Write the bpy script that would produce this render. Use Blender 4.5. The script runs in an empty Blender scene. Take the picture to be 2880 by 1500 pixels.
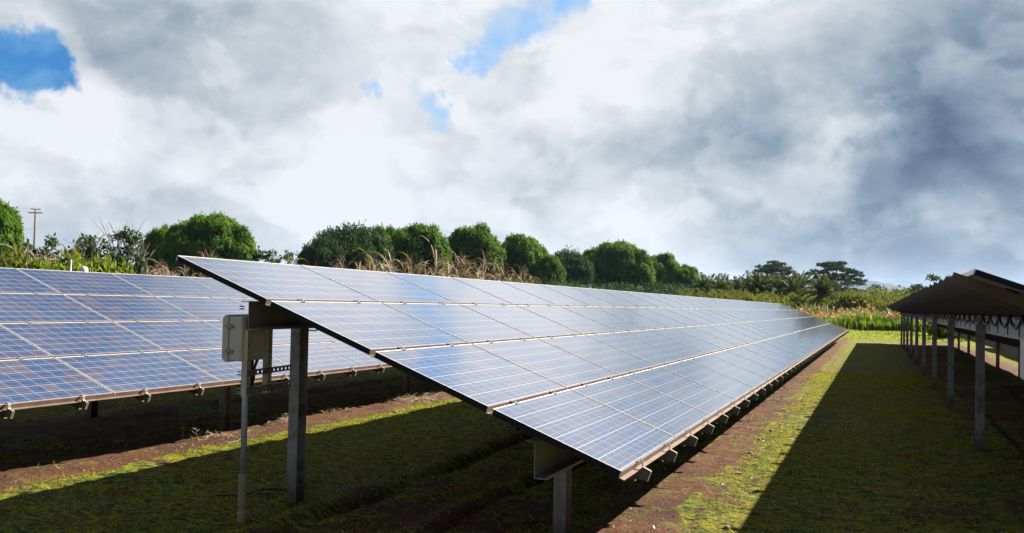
import bpy, math, random
import numpy as np
from mathutils import Matrix, Vector
random.seed(7)
rng = np.random.default_rng(11)
sc = bpy.context.scene
col = sc.collection
R = math.radians

# ------------------------------------------------------------------ camera
CAM = np.array([1.49011491, -5.49232677, 1.16336297])
RT = np.array([0.92218432, 0.38616713, 0.0212376])
UP = np.array([-0.00926917, -0.03282868, 0.99941801])
FW = np.array([-0.38663959, 0.92184447, 0.02669464])
FPX = 2450.0
cam = bpy.data.objects.new('camera', bpy.data.cameras.new('camera'))
col.objects.link(cam)
m = Matrix.Identity(4)
for i in range(3):
    m[i][0] = RT[i]; m[i][1] = UP[i]; m[i][2] = -FW[i]; m[i][3] = CAM[i]
cam.matrix_world = m
cam.data.sensor_width = 36.0
cam.data.lens = FPX / 2880 * 36
cam.data.clip_start = 0.05
cam.data.clip_end = 30000
sc.camera = cam

def ray(x, y):
    d = ((x - 1440) / FPX) * RT - ((y - 750) / FPX) * UP + FW
    return d / np.linalg.norm(d)

# ------------------------------------------------------------------ light, sky, exposure
SUN = np.array([0.80, 1.0, 1.0]); SUN /= np.linalg.norm(SUN)
SUN_EL = math.asin(SUN[2])
SUN_AZ = math.atan2(SUN[0], SUN[1])          # clockwise from +Y
sl = bpy.data.lights.new('sun', 'SUN')
sl.energy = 5.0; sl.angle = R(0.53); sl.color = (1.0, 0.93, 0.82)
so = bpy.data.objects.new('sun', sl); col.objects.link(so)
so.rotation_euler = Vector((-SUN[0], -SUN[1], -SUN[2])).to_track_quat('-Z', 'Y').to_euler()
so.location = (40, 50, 60)

class NT:
    """small helper for writing node trees"""
    def __init__(s, tree):
        s.t = tree; s.n = tree.nodes; s.l = tree.links
    def node(s, kind, **kw):
        n = s.n.new(kind)
        for k, v in kw.items(): setattr(n, k, v)
        return n
    def put(s, sock, v):
        if isinstance(v, bpy.types.NodeSocket): s.l.new(v, sock)
        elif v is not None:
            if hasattr(sock.default_value, '__len__'):
                if not hasattr(v, '__len__'): v = (v, v, v)
                if len(sock.default_value) == 4 and len(v) == 3: v = (*v, 1)
            sock.default_value = v
    def math(s, op, a, b=None, c=None, clamp=False):
        n = s.node('ShaderNodeMath', operation=op, use_clamp=clamp)
        s.put(n.inputs[0], a)
        if b is not None: s.put(n.inputs[1], b)
        if c is not None: s.put(n.inputs[2], c)
        return n.outputs[0]
    def vmath(s, op, a, b=None):
        n = s.node('ShaderNodeVectorMath', operation=op)
        s.put(n.inputs[0], a)
        if b is not None: s.put(n.inputs[1], b)
        return n.outputs['Value'] if op in ('DOT_PRODUCT', 'LENGTH') else n.outputs[0]
    def scale(s, a, k):
        n = s.node('ShaderNodeVectorMath', operation='SCALE')
        s.put(n.inputs[0], a); s.put(n.inputs[3], k); return n.outputs[0]
    def noise(s, vec, scale, detail=4, rough=0.5, dist=0.0, out='Fac', w=None):
        n = s.node('ShaderNodeTexNoise')
        if w is not None: n.noise_dimensions = '4D'; s.put(n.inputs['W'], w)
        s.put(n.inputs['Vector'], vec)
        n.inputs['Scale'].default_value = scale; n.inputs['Detail'].default_value = detail
        n.inputs['Roughness'].default_value = rough; n.inputs['Distortion'].default_value = dist
        return n.outputs[out]
    def smooth(s, v, a, b, to0=0.0, to1=1.0, kind='SMOOTHSTEP'):
        n = s.node('ShaderNodeMapRange', interpolation_type=kind)
        s.put(n.inputs[0], v)
        for i, x in zip((1, 2, 3, 4), (a, b, to0, to1)): s.put(n.inputs[i], x)
        return n.outputs[0]
    def mix(s, f, a, b, mode='MIX'):
        n = s.node('ShaderNodeMix', data_type='RGBA', blend_type=mode)
        s.put(n.inputs[0], f); s.put(n.inputs[6], a); s.put(n.inputs[7], b)
        return n.outputs[2]
    def sep(s, v):
        n = s.node('ShaderNodeSeparateXYZ'); s.put(n.inputs[0], v); return n.outputs
    def comb(s, x, y, z):
        n = s.node('ShaderNodeCombineXYZ')
        for i, v in enumerate((x, y, z)): s.put(n.inputs[i], v)
        return n.outputs[0]
    def ramp(s, f, stops):
        n = s.node('ShaderNodeValToRGB'); s.put(n.inputs[0], f)
        e = n.color_ramp.elements
        while len(e) < len(stops): e.new(0.5)
        for k, (p, c) in zip(e, stops): k.position = p; k.color = (*c, 1)
        return n.outputs[0]
    def bump(s, h, strength=0.5, dist=0.02):
        n = s.node('ShaderNodeBump'); s.put(n.inputs['Height'], h)
        n.inputs['Strength'].default_value = strength; n.inputs['Distance'].default_value = dist
        return n.outputs[0]

world = bpy.data.worlds.new("World"); sc.world = world; world.use_nodes = True
w = NT(world.node_tree); w.n.clear()
wo = w.node('ShaderNodeOutputWorld'); bg = w.node('ShaderNodeBackground')
w.l.new(bg.outputs[0], wo.inputs[0])
SKY_STRENGTH = 0.1
EXPOSURE = 2.2
K = 1.0 / (SKY_STRENGTH * 2 ** EXPOSURE)     # turns a seen radiance into a sky value
sky = w.node('ShaderNodeTexSky', sky_type='NISHITA')
sky.sun_disc = False; sky.sun_elevation = SUN_EL; sky.sun_rotation = SUN_AZ
sky.air_density = 1.0; sky.dust_density = 0.5; sky.ozone_density = 2.0
d0 = w.node('ShaderNodeTexCoord').outputs['Generated']
dn = w.node('ShaderNodeVectorMath', operation='NORMALIZE'); w.l.new(d0, dn.inputs[0]); dn = dn.outputs[0]
sx, sy, sz = w.sep(dn)
zz = w.math('ADD', w.math('MAXIMUM', sz, 0.0), 0.16)
cp = w.comb(w.math('DIVIDE', sx, zz), w.math('DIVIDE', sy, zz), 0.0)      # where the ray meets the cloud layer
wob = w.vmath('SUBTRACT', w.noise(w.vmath('MULTIPLY', dn, (1, 1, 1.4)), 3.2, 6, 0.6, 0.0, 'Color'), (0.5, 0.5, 0.5))
wob2 = w.vmath('SUBTRACT', w.noise(dn, 9.0, 8, 0.62, 0.2, 'Color'), (0.5, 0.5, 0.5))
dw = w.vmath('ADD', w.vmath('ADD', dn, w.scale(wob, 0.09)), w.scale(wob2, 0.125))
def blobs(lst, vec):
    acc = None
    for (x, y, r, k) in lst:
        g = ray(x, y); ang = r / FPX
        dist = w.vmath('LENGTH', w.vmath('SUBTRACT', vec, tuple(g)))
        mm = w.smooth(dist, ang * 1.5, ang * 0.25, 0.0, k)
        acc = mm if acc is None else w.math('ADD', acc, mm)
    return acc
gaps = blobs([(20, 165, 85, 1.1), (110, 215, 62, 1.0), (-90, 190, 100, 1), (190, 225, 32, .5), (1565, 15, 72, .9), (1490, 80, 80, .95), (1400, 85, 72, .95),
              (1345, 165, 60, .9), (1068, 232, 40, .8), (1235, 265, 36, .7), (1262, 330, 40, .85), (1640, -80, 100, .9), (1200, 215, 26, .45),
              (1700, 190, 30, .3), (1150, 250, 30, .45)], dw)
nA = w.noise(w.vmath('ADD', w.vmath('MULTIPLY', dn, (1, 1, 1.5)), w.scale(wob2, 0.10)), 3.1, 9, 0.56, 0.4)
nB = w.noise(w.vmath('MULTIPLY', dn, (1, 1, 1.6)), 6.5, 9, 0.60, 0.7)
nC = w.noise(w.vmath('MULTIPLY', dn, (1, 1, 1.4)), 15.0, 8, 0.64, 0.4)
nD = w.noise(w.vmath('ADD', w.vmath('MULTIPLY', dn, (1, 1, 1.5)), w.scale(wob2, 0.06)), 8.0, 12, 0.52, 0.25, w=3.1)
bil = w.math('ABSOLUTE', w.math('SUBTRACT', w.math('MULTIPLY', w.noise(w.vmath('ADD', w.vmath('MULTIPLY', dn, (1, 1, 1.3)), w.scale(wob2, 0.04)), 13.0, 7, 0.55, 0.0, w=1.7), 2.0), 1.0))
dw2 = w.vmath('ADD', w.vmath('ADD', dn, w.scale(wob, 0.16)), w.scale(wob2, 0.12))
tone = blobs([(250, 310, 130, .26), (120, 330, 110, .16), (60, 420, 200, .12), (1000, 430, 260, .14), (700, 560, 420, .12), (1340, 20, 90, .05), (1000, 60, 320, .03),
              (1750, 120, 260, .17), (1480, 250, 200, .14), (2080, 120, 200, .10), (1300, 640, 380, .08), (2330, 350, 110, .22), (2680, 570, 100, .22),
              (2230, 470, 120, .12), (1800, 600, 200, .08), (600, 170, 330, -.09), (100, 30, 260, -.13), (330, 130, 160, -.04), (2880, 260, 260, -.16), (330, 330, 110, -.08), (830, 240, 160, -.05),
              (300, 600, 220, -.10), (90, 640, 180, -.08), (750, 660, 120, -.06),
              (2650, 180, 430, -.22), (2780, 420, 280, -.05), (2450, 330, 240, -.08), (2620, 780, 330, -.20), (2000, 380, 230, -.15), (1520, 470, 150, -.17),
              (2260, 700, 260, -.16), (1780, 470, 120, -.10), (2870, 830, 250, -.12), (1115, -190, 300, .22), (2700, 330, 160, -.06), (1650, 60, 160, .06), (950, -430, 260, .02), (600, -850, 520, -.55), (760, -620, 200, -.22), (200, -700, 350, -.2)], dw2)
t = w.math('ADD', w.math('ADD', w.math('MULTIPLY', w.math('SUBTRACT', nA, 0.5), 0.55), w.math('MULTIPLY', w.math('SUBTRACT', nB, 0.5), 0.62)),
           w.math('ADD', w.math('MULTIPLY', w.math('SUBTRACT', nC, 0.5), 0.26), w.math('ADD', w.smooth(nD, 0.475, 0.56, -0.06, 0.07), w.math('MULTIPLY', bil, 0.24))))
back = w.smooth(w.vmath('DOT_PRODUCT', dn, tuple(FW)), 0.50, -0.05, 0.0, -0.30)      # sky behind the camera darkened, added to lower the fill light
t = w.math('ADD', w.math('ADD', w.math('ADD', t, tone), back), 0.64)
cloud = w.ramp(t, [(0.0, (0.07, 0.115, 0.20)), (0.26, (0.20, 0.27, 0.37)), (0.46, (0.40, 0.47, 0.54)), (0.62, (0.60, 0.645, 0.69)), (0.86, (0.86, 0.88, 0.92))])
cov = w.smooth(w.math('ADD', w.math('ADD', gaps, w.math('MULTIPLY', w.math('SUBTRACT', nC, 0.5), 2.2)), w.math('MULTIPLY', w.math('SUBTRACT', nB, 0.5), 1.1)), 0.12, 0.98, 0, 1)
cov = w.math('MULTIPLY', cov, w.smooth(gaps, 0.03, 0.30))
blue = w.mix(0.6, w.scale(sky.outputs[0], 0.9 * 2 ** (1.4 - EXPOSURE)), (0.10 * K, 0.35 * K, 0.76 * K))
bluew = w.mix(w.smooth(w.noise(dn, 12, 8, 0.65), 0.32, 0.66), blue, (0.52 * K, 0.68 * K, 0.86 * K))
left = w.smooth(w.vmath('LENGTH', w.vmath('SUBTRACT', dn, tuple(ray(20, 180)))), 0.15, 0.07, 0, 0.9)
bluew = w.mix(left, bluew, w.mix(w.smooth(nC, .4, .62), (0.010 * K, 0.21 * K, 0.58 * K), (0.10 * K, 0.33 * K, 0.66 * K)))
skyc = w.mix(cov, w.scale(cloud, K), bluew)
# below the horizon: dull ground light
skyc = w.mix(w.smooth(sz, -0.02, 0.0), (0.10 * K, 0.12 * K, 0.10 * K), skyc)
w.l.new(skyc, bg.inputs[0]); bg.inputs[1].default_value = SKY_STRENGTH

sc.view_settings.view_transform = 'Standard'; sc.view_settings.look = 'None'
sc.view_settings.exposure = EXPOSURE; sc.view_settings.gamma = 1.0
sc.render.engine = 'CYCLES'

# ------------------------------------------------------------------ helpers
def tag(o, label=None, cat=None, group=None, kind=None):
    if label: o['label'] = label
    if cat: o['category'] = cat
    if group: o['group'] = group
    if kind: o['kind'] = kind
    return o

def empty(name, loc=(0, 0, 0)):
    o = bpy.data.objects.new(name, None); o.location = loc; o.empty_display_size = 0.3
    col.objects.link(o); return o

def link(name, data, parent=None, mat=None):
    o = bpy.data.objects.new(name, data); col.objects.link(o)
    if parent is not None: o.parent = parent
    if mat is not None: o.matrix_local = mat
    return o

class MB:
    """collects polygons, then makes one mesh"""
    def __init__(s): s.v = []; s.f = []; s.m = []; s.uv = {}
    def poly(s, pts, mi=0):
        b = len(s.v); s.v += [tuple(p) for p in pts]; s.f.append(tuple(range(b, b + len(pts)))); s.m.append(mi)
    def box(s, lo, hi, mi=0, M=None, skip=()):
        x0, y0, z0 = lo; x1, y1, z1 = hi
        c = [(x0, y0, z0), (x1, y0, z0), (x1, y1, z0), (x0, y1, z0), (x0, y0, z1), (x1, y0, z1), (x1, y1, z1), (x0, y1, z1)]
        if M is not None: c = [tuple(M @ Vector(p)) for p in c]
        b = len(s.v); s.v += c
        for i, f in enumerate([(0, 3, 2, 1), (4, 5, 6, 7), (0, 1, 5, 4), (1, 2, 6, 5), (2, 3, 7, 6), (3, 0, 4, 7)]):
            if i in skip: continue
            s.f.append(tuple(b + k for k in f)); s.m.append(mi)
    def extrude(s, prof, a, b, ax, ay, mi=0, cap=True):
        """closed 2-D profile [(p,q)] in axes ax, ay, from point a to point b"""
        a, b, ax, ay = map(np.array, (a, b, ax, ay)); n = len(prof); k = len(s.v)
        for o in (a, b):
            for p, q in prof: s.v.append(tuple(o + ax * p + ay * q))
        for i in range(n):
            j = (i + 1) % n; s.f.append((k + i, k + j, k + n + j, k + n + i)); s.m.append(mi)
        if cap:
            s.f.append(tuple(k + i for i in reversed(range(n)))); s.m.append(mi)
            s.f.append(tuple(k + n + i for i in range(n))); s.m.append(mi)
    def tube(s, pts, rad, seg=8, mi=0, cap=True):
        pts = [np.array(p, float) for p in pts]
        if not hasattr(rad, '__len__'): rad = [rad] * len(pts)
        k = len(s.v); n = len(pts); prev = None
        for i, p in enumerate(pts):
            d = pts[min(i + 1, n - 1)] - pts[max(i - 1, 0)]; d = d / (np.linalg.norm(d) + 1e-9)
            if prev is None: a = np.cross(d, [0.3, 0.2, 1] if abs(d[2]) < .9 else [1, 0, 0])
            else: a = prev - d * (prev @ d)
            a = a / (np.linalg.norm(a) + 1e-9); prev = a; b = np.cross(d, a)
            for j in range(seg):
                t = 2 * math.pi * j / seg; s.v.append(tuple(p + rad[i] * (a * math.cos(t) + b * math.sin(t))))
        for i in range(n - 1):
            for j in range(seg):
                jj = (j + 1) % seg
                s.f.append((k + i * seg + j, k + i * seg + jj, k + (i + 1) * seg + jj, k + (i + 1) * seg + j)); s.m.append(mi)
        if cap:
            s.f.append(tuple(k + j for j in reversed(range(seg)))); s.m.append(mi)
            s.f.append(tuple(k + (n - 1) * seg + j for j in range(seg))); s.m.append(mi)
    def data(s, name, mats, smooth=False):
        me = bpy.data.meshes.new(name); me.from_pydata(s.v, [], s.f)
        for mm in (mats if isinstance(mats, (list, tuple)) else [mats]): me.materials.append(mm)
        me.polygons.foreach_set('material_index', s.m)
        if smooth: me.polygons.foreach_set('use_smooth', [True] * len(s.f))
        me.update(); return me
    def build(s, name, mats, parent=None, mat=None, smooth=False):
        return link(name, s.data(name, mats, smooth), parent, mat)

def quads(name, V, mats, midx=None, extra=None, smooth=False):
    """V: (n,4,3) array -> mesh; extra = (verts, faces, mat) of another piece"""
    n = len(V); me = bpy.data.meshes.new(name)
    vv = V.reshape(-1, 3); F = np.arange(n * 4)
    ls = np.arange(n) * 4; lt = np.full(n, 4)
    mi = np.zeros(n, int) if midx is None else np.array(midx, int)
    if extra is not None:
        ev, ef, em = extra; ev = np.array(ev, float)
        fl = np.concatenate([np.array(f) for f in ef]) + len(vv)
        el = np.array([len(f) for f in ef]); es = np.concatenate([[0], np.cumsum(el)[:-1]]) + len(F)
        vv = np.vstack([vv, ev]); F = np.concatenate([F, fl]); ls = np.concatenate([ls, es]); lt = np.concatenate([lt, el])
        mi = np.concatenate([mi, np.array(em, int)])
    me.vertices.add(len(vv)); me.vertices.foreach_set('co', vv.astype(np.float32).ravel())
    me.loops.add(len(F)); me.loops.foreach_set('vertex_index', F.astype(np.int32))
    me.polygons.add(len(ls)); me.polygons.foreach_set('loop_start', ls.astype(np.int32)); me.polygons.foreach_set('loop_total', lt.astype(np.int32))
    for mm in (mats if isinstance(mats, (list, tuple)) else [mats]): me.materials.append(mm)
    me.polygons.foreach_set('material_index', mi.astype(np.int32))
    if smooth: me.polygons.foreach_set('use_smooth', np.ones(len(ls), bool))
    me.update(); me.validate(); return me

def unit(a): return a / (np.linalg.norm(a, axis=-1, keepdims=True) + 1e-9)

def leaf_quads(P, D, N, L, W):
    """rhombic leaves: base P, direction D, face normal about N"""
    D = unit(D); S = unit(np.cross(D, N)); L = np.broadcast_to(L, len(P))[:, None]; W = np.broadcast_to(W, len(P))[:, None]
    M = P + D * L * 0.45
    return np.stack([P, M + S * W * 0.5, P + D * L, M - S * W * 0.5], 1)

# value noise for the terrain (numpy)
def vnoise(x, y, seed):
    xi = np.floor(x).astype(np.int64); yi = np.floor(y).astype(np.int64); fx = x - xi; fy = y - yi
    fx = fx * fx * (3 - 2 * fx); fy = fy * fy * (3 - 2 * fy)
    def h(a, b):
        n = (a * 374761393 + b * 668265263 + seed * 974634777) & 0xffffffff
        n = ((n ^ (n >> 13)) * 1274126177) & 0xffffffff
        return ((n ^ (n >> 16)) & 0xffff) / 65535.0
    return (h(xi, yi) * (1 - fx) + h(xi + 1, yi) * fx) * (1 - fy) + (h(xi, yi + 1) * (1 - fx) + h(xi + 1, yi + 1) * fx) * fy - 0.5
def fbm(x, y, seed, octv=4, g=0.5):
    s = 0; a = 1
    for o in range(octv): s = s + a * vnoise(x * 2 ** o, y * 2 ** o, seed + o); a *= g
    return s
def gz_base(x, y):
    yy = np.where(y < 52, y, 52 + 6 * (1 - np.exp(-np.maximum(y - 52, 0) / 6)))
    z = -0.735 - 0.01479 * yy
    z = z - 0.04 * np.clip((-x - 4) / 3, 0, 1)
    return z
def gz(x, y):
    x = np.asarray(x, float); y = np.asarray(y, float)
    z = gz_base(x, y)
    near = np.exp(-np.maximum(np.hypot(x + 2, y - 3) - 14, 0) / 12)
    z = z + 0.05 * fbm(x / 1.7, y / 2.6, 3, 3) + near * (0.024 * fbm(x * 3, y * 2.2, 9, 3, 0.6) + 0.020 * fbm(x * 10, y * 10, 13, 2, 0.6))
    for fxp, amp, wd, sd in ((-2.75, .10, .075, 21), (-1.65, .08, .065, 22), (0.10, .025, .06, 23), (-5.95, .02, .06, 24), (-8.7, .08, .07, 25), (3.3, .08, .08, 26), (4.5, .08, .08, 27)):
        c = fxp + 0.22 * vnoise(y / 2.3, y * 0 + sd, sd) + 0.07 * vnoise(y * 1.7, y * 0 + sd, sd + 5)
        z = z - amp * near * (0.6 + vnoise(y / 1.1, y * 0, sd + 9)) * np.exp(-((x - c) / wd) ** 2) + 0.4 * amp * near * np.exp(-((x - c + 2.6 * wd) / (1.6 * wd)) ** 2)
    far = np.clip((np.hypot(x, y) - 150) / 300, 0, 1)
    z = z + far * 2.0 * fbm(x / 160, y / 160, 41, 3)
    return z
def gzf(x, y): return float(gz(np.array([x]), np.array([y]))[0])

def at(px, d):
    """ground point seen in the direction of photo column px, d metres away on the plan"""
    r = ray(px, 815); h = math.hypot(r[0], r[1])
    return CAM[0] + r[0] / h * d, CAM[1] + r[1] / h * d
def height_for(px, py, d):
    r = ray(px, py); h = math.hypot(r[0], r[1]); return CAM[2] + r[2] / h * d
def span(px0, px1, d):
    a = np.array(at(px0, d)); b = np.array(at(px1, d)); return float(np.linalg.norm(a - b))

# ------------------------------------------------------------------ materials
def new_mat(name):
    mt = bpy.data.materials.new(name); mt.use_nodes = True
    t = NT(mt.node_tree); b = t.n['Principled BSDF']; return mt, t, b
ALB = 0.62      # surface albedo level that goes with the exposure
def sc3(c): return tuple(x * ALB for x in c)
def metal(name, base, rough=0.45, metallic=0.7, dirt=(0.10, 0.06, 0.04), amount=0.4, scale=6.0):
    base = sc3(base); dirt = sc3(dirt)
    mt, t, b = new_mat(name); oc = t.node('ShaderNodeTexCoord').outputs['Object']
    n1 = t.noise(oc, scale, 8, 0.65); n2 = t.noise(oc, scale * 9, 4, 0.6)
    f = t.smooth(t.math('ADD', n1, t.math('MULTIPLY', n2, 0.35)), 0.58, 0.85, 0, amount)
    c = t.mix(f, t.mix(t.smooth(n2, .3, .7), tuple(x * 0.85 for x in base), base), dirt)
    t.put(b.inputs['Base Color'], c); t.put(b.inputs['Metallic'], t.math('MULTIPLY', t.math('SUBTRACT', 1, f), metallic))
    t.put(b.inputs['Roughness'], t.smooth(n2, 0.2, 0.8, rough * 0.8, min(1, rough * 1.3)))
    t.put(b.inputs['Normal'], t.bump(n2, 0.15, 0.002))
    return mt
M_FRAME = metal('frame_aluminium', (0.95, 0.94, 0.93), 0.38, 0.35, (0.40, 0.30, 0.22), 0.35, 5)
M_DARKFRAME = metal('frame_end_face', (0.016, 0.020, 0.030), 0.6, 0.0, (0.02, 0.015, 0.012), 0.5, 5)  # unlit end face of the aluminium bars, its shade put into the colour
M_GALV = metal('galvanised_steel', (0.30, 0.29, 0.28), 0.55, 0.6, (0.14, 0.09, 0.06), 0.6, 4)
M_RAIL = metal('rail_steel', (0.16, 0.14, 0.125), 0.6, 0.2, (0.12, 0.06, 0.04), 0.7, 7)
M_GIRDER = metal('girder_zinc', (0.36, 0.36, 0.37), 0.55, 0.45, (0.16, 0.10, 0.07), 0.45, 3)
M_POST, t, b = new_mat('post_steel')
oc = t.node('ShaderNodeTexCoord').outputs['Object']; gp = t.node('ShaderNodeNewGeometry').outputs['Position']; zx, zy, zz_ = t.sep(gp)
hgt_ = t.math('ADD', t.math('ADD', zz_, 0.74), t.math('MULTIPLY', zy, 0.01479))
n1 = t.noise(oc, 5, 8, .65); n2 = t.noise(t.vmath('MULTIPLY', oc, (30, 30, 3)), 1.0, 5, .6); vn = t.node('ShaderNodeTexVoronoi'); t.put(vn.inputs['Vector'], oc); vn.inputs['Scale'].default_value = 55
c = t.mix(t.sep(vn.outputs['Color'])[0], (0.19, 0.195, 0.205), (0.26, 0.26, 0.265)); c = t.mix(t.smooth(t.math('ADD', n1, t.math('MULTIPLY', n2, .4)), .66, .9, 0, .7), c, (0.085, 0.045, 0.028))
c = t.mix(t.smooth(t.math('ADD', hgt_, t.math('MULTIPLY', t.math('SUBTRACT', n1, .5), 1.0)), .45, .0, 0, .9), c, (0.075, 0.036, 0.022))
t.put(b.inputs['Base Color'], c); b.inputs['Roughness'].default_value = .6; b.inputs['Metallic'].default_value = .2
M_CLIP = metal('clip_aluminium', (0.38, 0.35, 0.32), 0.35, 0.6, (0.3, 0.2, 0.12), 0.3, 20)
M_STRUT = metal('strut_zinc', (0.75, 0.69, 0.50), 0.5, 0.45, (0.22, 0.16, 0.08), 0.5, 9)
M_LATCH = metal('latch_brass', (0.55, 0.42, 0.12), 0.4, 0.6, (0.2, 0.15, 0.05), 0.3, 30)
def plain(name, base, rough=0.6, var=0.2, scale=8, bump=0.1):
    base = sc3(base)
    mt, t, b = new_mat(name); oc = t.node('ShaderNodeTexCoord').outputs['Object']
    n = t.noise(oc, scale, 6, 0.6)
    t.put(b.inputs['Base Color'], t.mix(t.smooth(n, .3, .7), tuple(x * (1 - var) for x in base), tuple(x * (1 + var) for x in base)))
    b.inputs['Roughness'].default_value = rough
    t.put(b.inputs['Normal'], t.bump(n, bump, 0.003)); return mt
M_BOX = plain('enclosure_grey', (0.58, 0.565, 0.54), 0.55, 0.07, 5)
M_PVC = plain('conduit_grey', (0.42, 0.42, 0.43), 0.5, 0.12, 6)
M_PVCTAN = plain('conduit_tan', (0.34, 0.25, 0.15), 0.6, 0.15, 9)
M_CABLE = plain('cable_black', (0.012, 0.012, 0.013), 0.5, 0.2, 9)
M_WHITE = plain('white_pvc', (0.72, 0.72, 0.70), 0.45, 0.06, 9)
M_BARK = plain('bark', (0.10, 0.075, 0.055), 0.9, 0.35, 4, 0.6)
M_PALEBARK = plain('pale_bark', (0.11, 0.095, 0.08), 0.9, 0.3, 4, 0.4)
M_POLE = plain('weathered_pole_wood', (0.12, 0.09, 0.075), 0.85, 0.2, 2)
M_STONE = plain('stone', (0.26, 0.20, 0.16), 0.9, 0.3, 9, 0.5)

# dirty low face of the panel frames
M_LIP, t, b = new_mat('frame_low_face')
oc = t.node('ShaderNodeTexCoord').outputs['Object']
n1 = t.noise(oc, 3.0, 8, 0.7); n2 = t.noise(t.vmath('MULTIPLY', oc, (60, 60, 6)), 1.0, 5, 0.6)
c = t.mix(t.smooth(n1, .38, .62), (0.105, 0.045, 0.028), (0.15, 0.088, 0.055)); c = t.mix(t.smooth(n2, .45, .75, 0, .7), c, (0.055, 0.055, 0.026))
t.put(b.inputs['Base Color'], t.scale(c, ALB)); b.inputs['Roughness'].default_value = 0.8

# photovoltaic face: UV is metres across the laminate
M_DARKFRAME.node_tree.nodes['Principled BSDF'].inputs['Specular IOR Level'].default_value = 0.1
M_CELL, t, b = new_mat('photovoltaic_cells')
uv = t.node('ShaderNodeUVMap').outputs[0]
oi = t.node('ShaderNodeObjectInfo').outputs['Random']
u_, v_, _ = t.sep(uv)
CU, CV = 1.626 / 10, 0.961 / 6
cu = t.math('DIVIDE', t.math('SUBTRACT', u_, 0.012), CU); cv = t.math('DIVIDE', t.math('SUBTRACT', v_, 0.012), CV)
fu = t.math('FRACT', cu); fv = t.math('FRACT', cv)
def near_line(f, pos, half, soft=0.35):
    d = t.math('ABSOLUTE', t.math('SUBTRACT', f, pos)); return t.smooth(d, half * (1 - soft), half * (1 + soft), 1, 0)
def edge_line(f, half):
    d = t.math('MINIMUM', f, t.math('SUBTRACT', 1, f)); return t.smooth(d, half * 0.7, half * 1.3, 1, 0)
gap_u = edge_line(fu, 0.014); gap_v = edge_line(fv, 0.016)
bus = t.math('MAXIMUM', near_line(fv, 0.27, 0.0085), near_line(fv, 0.73, 0.0085))
wn = t.node('ShaderNodeTexWhiteNoise', noise_dimensions='4D')
t.put(wn.inputs['Vector'], t.comb(t.math('FLOOR', cu), t.math('FLOOR', cv), 0)); t.put(wn.inputs['W'], t.math('MULTIPLY', oi, 91.7))
vo = t.node('ShaderNodeTexVoronoi'); t.put(vo.inputs['Vector'], t.vmath('MULTIPLY', uv, (60, 60, 60))); vo.inputs['Scale'].default_value = 1.0
vr = t.sep(vo.outputs['Color'])[0]
cell = t.mix(t.smooth(wn.outputs[0], 0.25, 1.0), (0.015, 0.031, 0.072), (0.046, 0.036, 0.052))
cell = t.mix(t.smooth(wn.outputs[0], 0.86, 0.97), cell, (0.062, 0.047, 0.052))
cell = t.mix(t.math('MULTIPLY', vr, 0.18), cell, (0.045, 0.075, 0.165))
cell = t.mix(t.math('MULTIPLY', oi, 0.35), cell, (0.024, 0.040, 0.095))
lines = t.mix(gap_u, cell, (0.22, 0.24, 0.30)); lines = t.mix(bus, lines, (0.19, 0.21, 0.27)); lines = t.mix(gap_v, lines, (0.34, 0.36, 0.41))
geo = t.node('ShaderNodeNewGeometry').outputs['Position']
dust = t.smooth(t.noise(geo, 0.6, 8, 0.65), 0.35, 0.7, 0.0, 0.055)
streak = t.smooth(t.noise(t.vmath('MULTIPLY', uv, (22, 2.5, 1)), 1.0, 5, 0.6, w=oi), 0.5, 0.8, 0, 0.035)
low = t.smooth(v_, 0.035, 0.0, 0, 0.22)
c = t.mix(t.math('ADD', t.math('ADD', dust, streak), low), lines, (0.36, 0.32, 0.28))
vs = t.node('ShaderNodeTexVoronoi'); t.put(vs.inputs['Vector'], geo); vs.inputs['Scale'].default_value = 2.2
spot = t.math('MULTIPLY', t.smooth(t.math('ADD', vs.outputs['Distance'], t.math('MULTIPLY', t.noise(geo, 60, 3, .6), .02)), 0.036, 0.028), t.smooth(t.sep(vs.outputs['Color'])[0], 0.70, 0.72))
c = t.mix(spot, c, t.mix(t.smooth(t.sep(vs.outputs['Color'])[1], .62, .64), (0.02, 0.018, 0.015), (0.62, 0.6, 0.55)))
t.put(b.inputs['Base Color'], t.scale(c, 0.95))
t.put(b.inputs['Roughness'], t.smooth(t.noise(geo, 1.1, 6, 0.6), 0.3, 0.7, 0.09, 0.17))
b.inputs['IOR'].default_value = 1.5
b.inputs['Coat Weight'].default_value = 1.0; b.inputs['Coat IOR'].default_value = 1.6; b.inputs['Coat Roughness'].default_value = 0.09
M_BACK = plain('grey_backsheet', (0.30, 0.27, 0.25), 0.8, 0.04, 3, 0.02)

# ground: moss, red soil, grass by place
M_GROUND, t, b = new_mat('mossy_red_earth')
P = t.node('ShaderNodeNewGeometry').outputs['Position']; px_, py_, pz_ = t.sep(P)
warp = t.noise(P, 0.9, 6, 0.6); warp2 = t.noise(P, 4.5, 6, 0.65)
ws = t.math('ADD', t.math('MULTIPLY', t.math('SUBTRACT', warp, .5), 1.0), t.math('MULTIPLY', t.math('SUBTRACT', warp2, .5), 0.35))
xm = t.math('FLOORED_MODULO', t.math('ADD', px_, 0.36 + 3.025), 6.05)       # drip line of each row at 3.025
dl = t.math('ABSOLUTE', t.math('ADD', t.math('SUBTRACT', xm, 3.025), t.math('MULTIPLY', ws, 0.9)))
strip = t.smooth(t.math('ADD', t.math('SUBTRACT', dl, t.smooth(px_, -3.0, -3.4, 0, 0.24)), t.math('MULTIPLY', t.math('SUBTRACT', t.noise(P, 2.2, 6, .65, w=3.0), .5), 0.7)), 0.37, 0.22)
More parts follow.
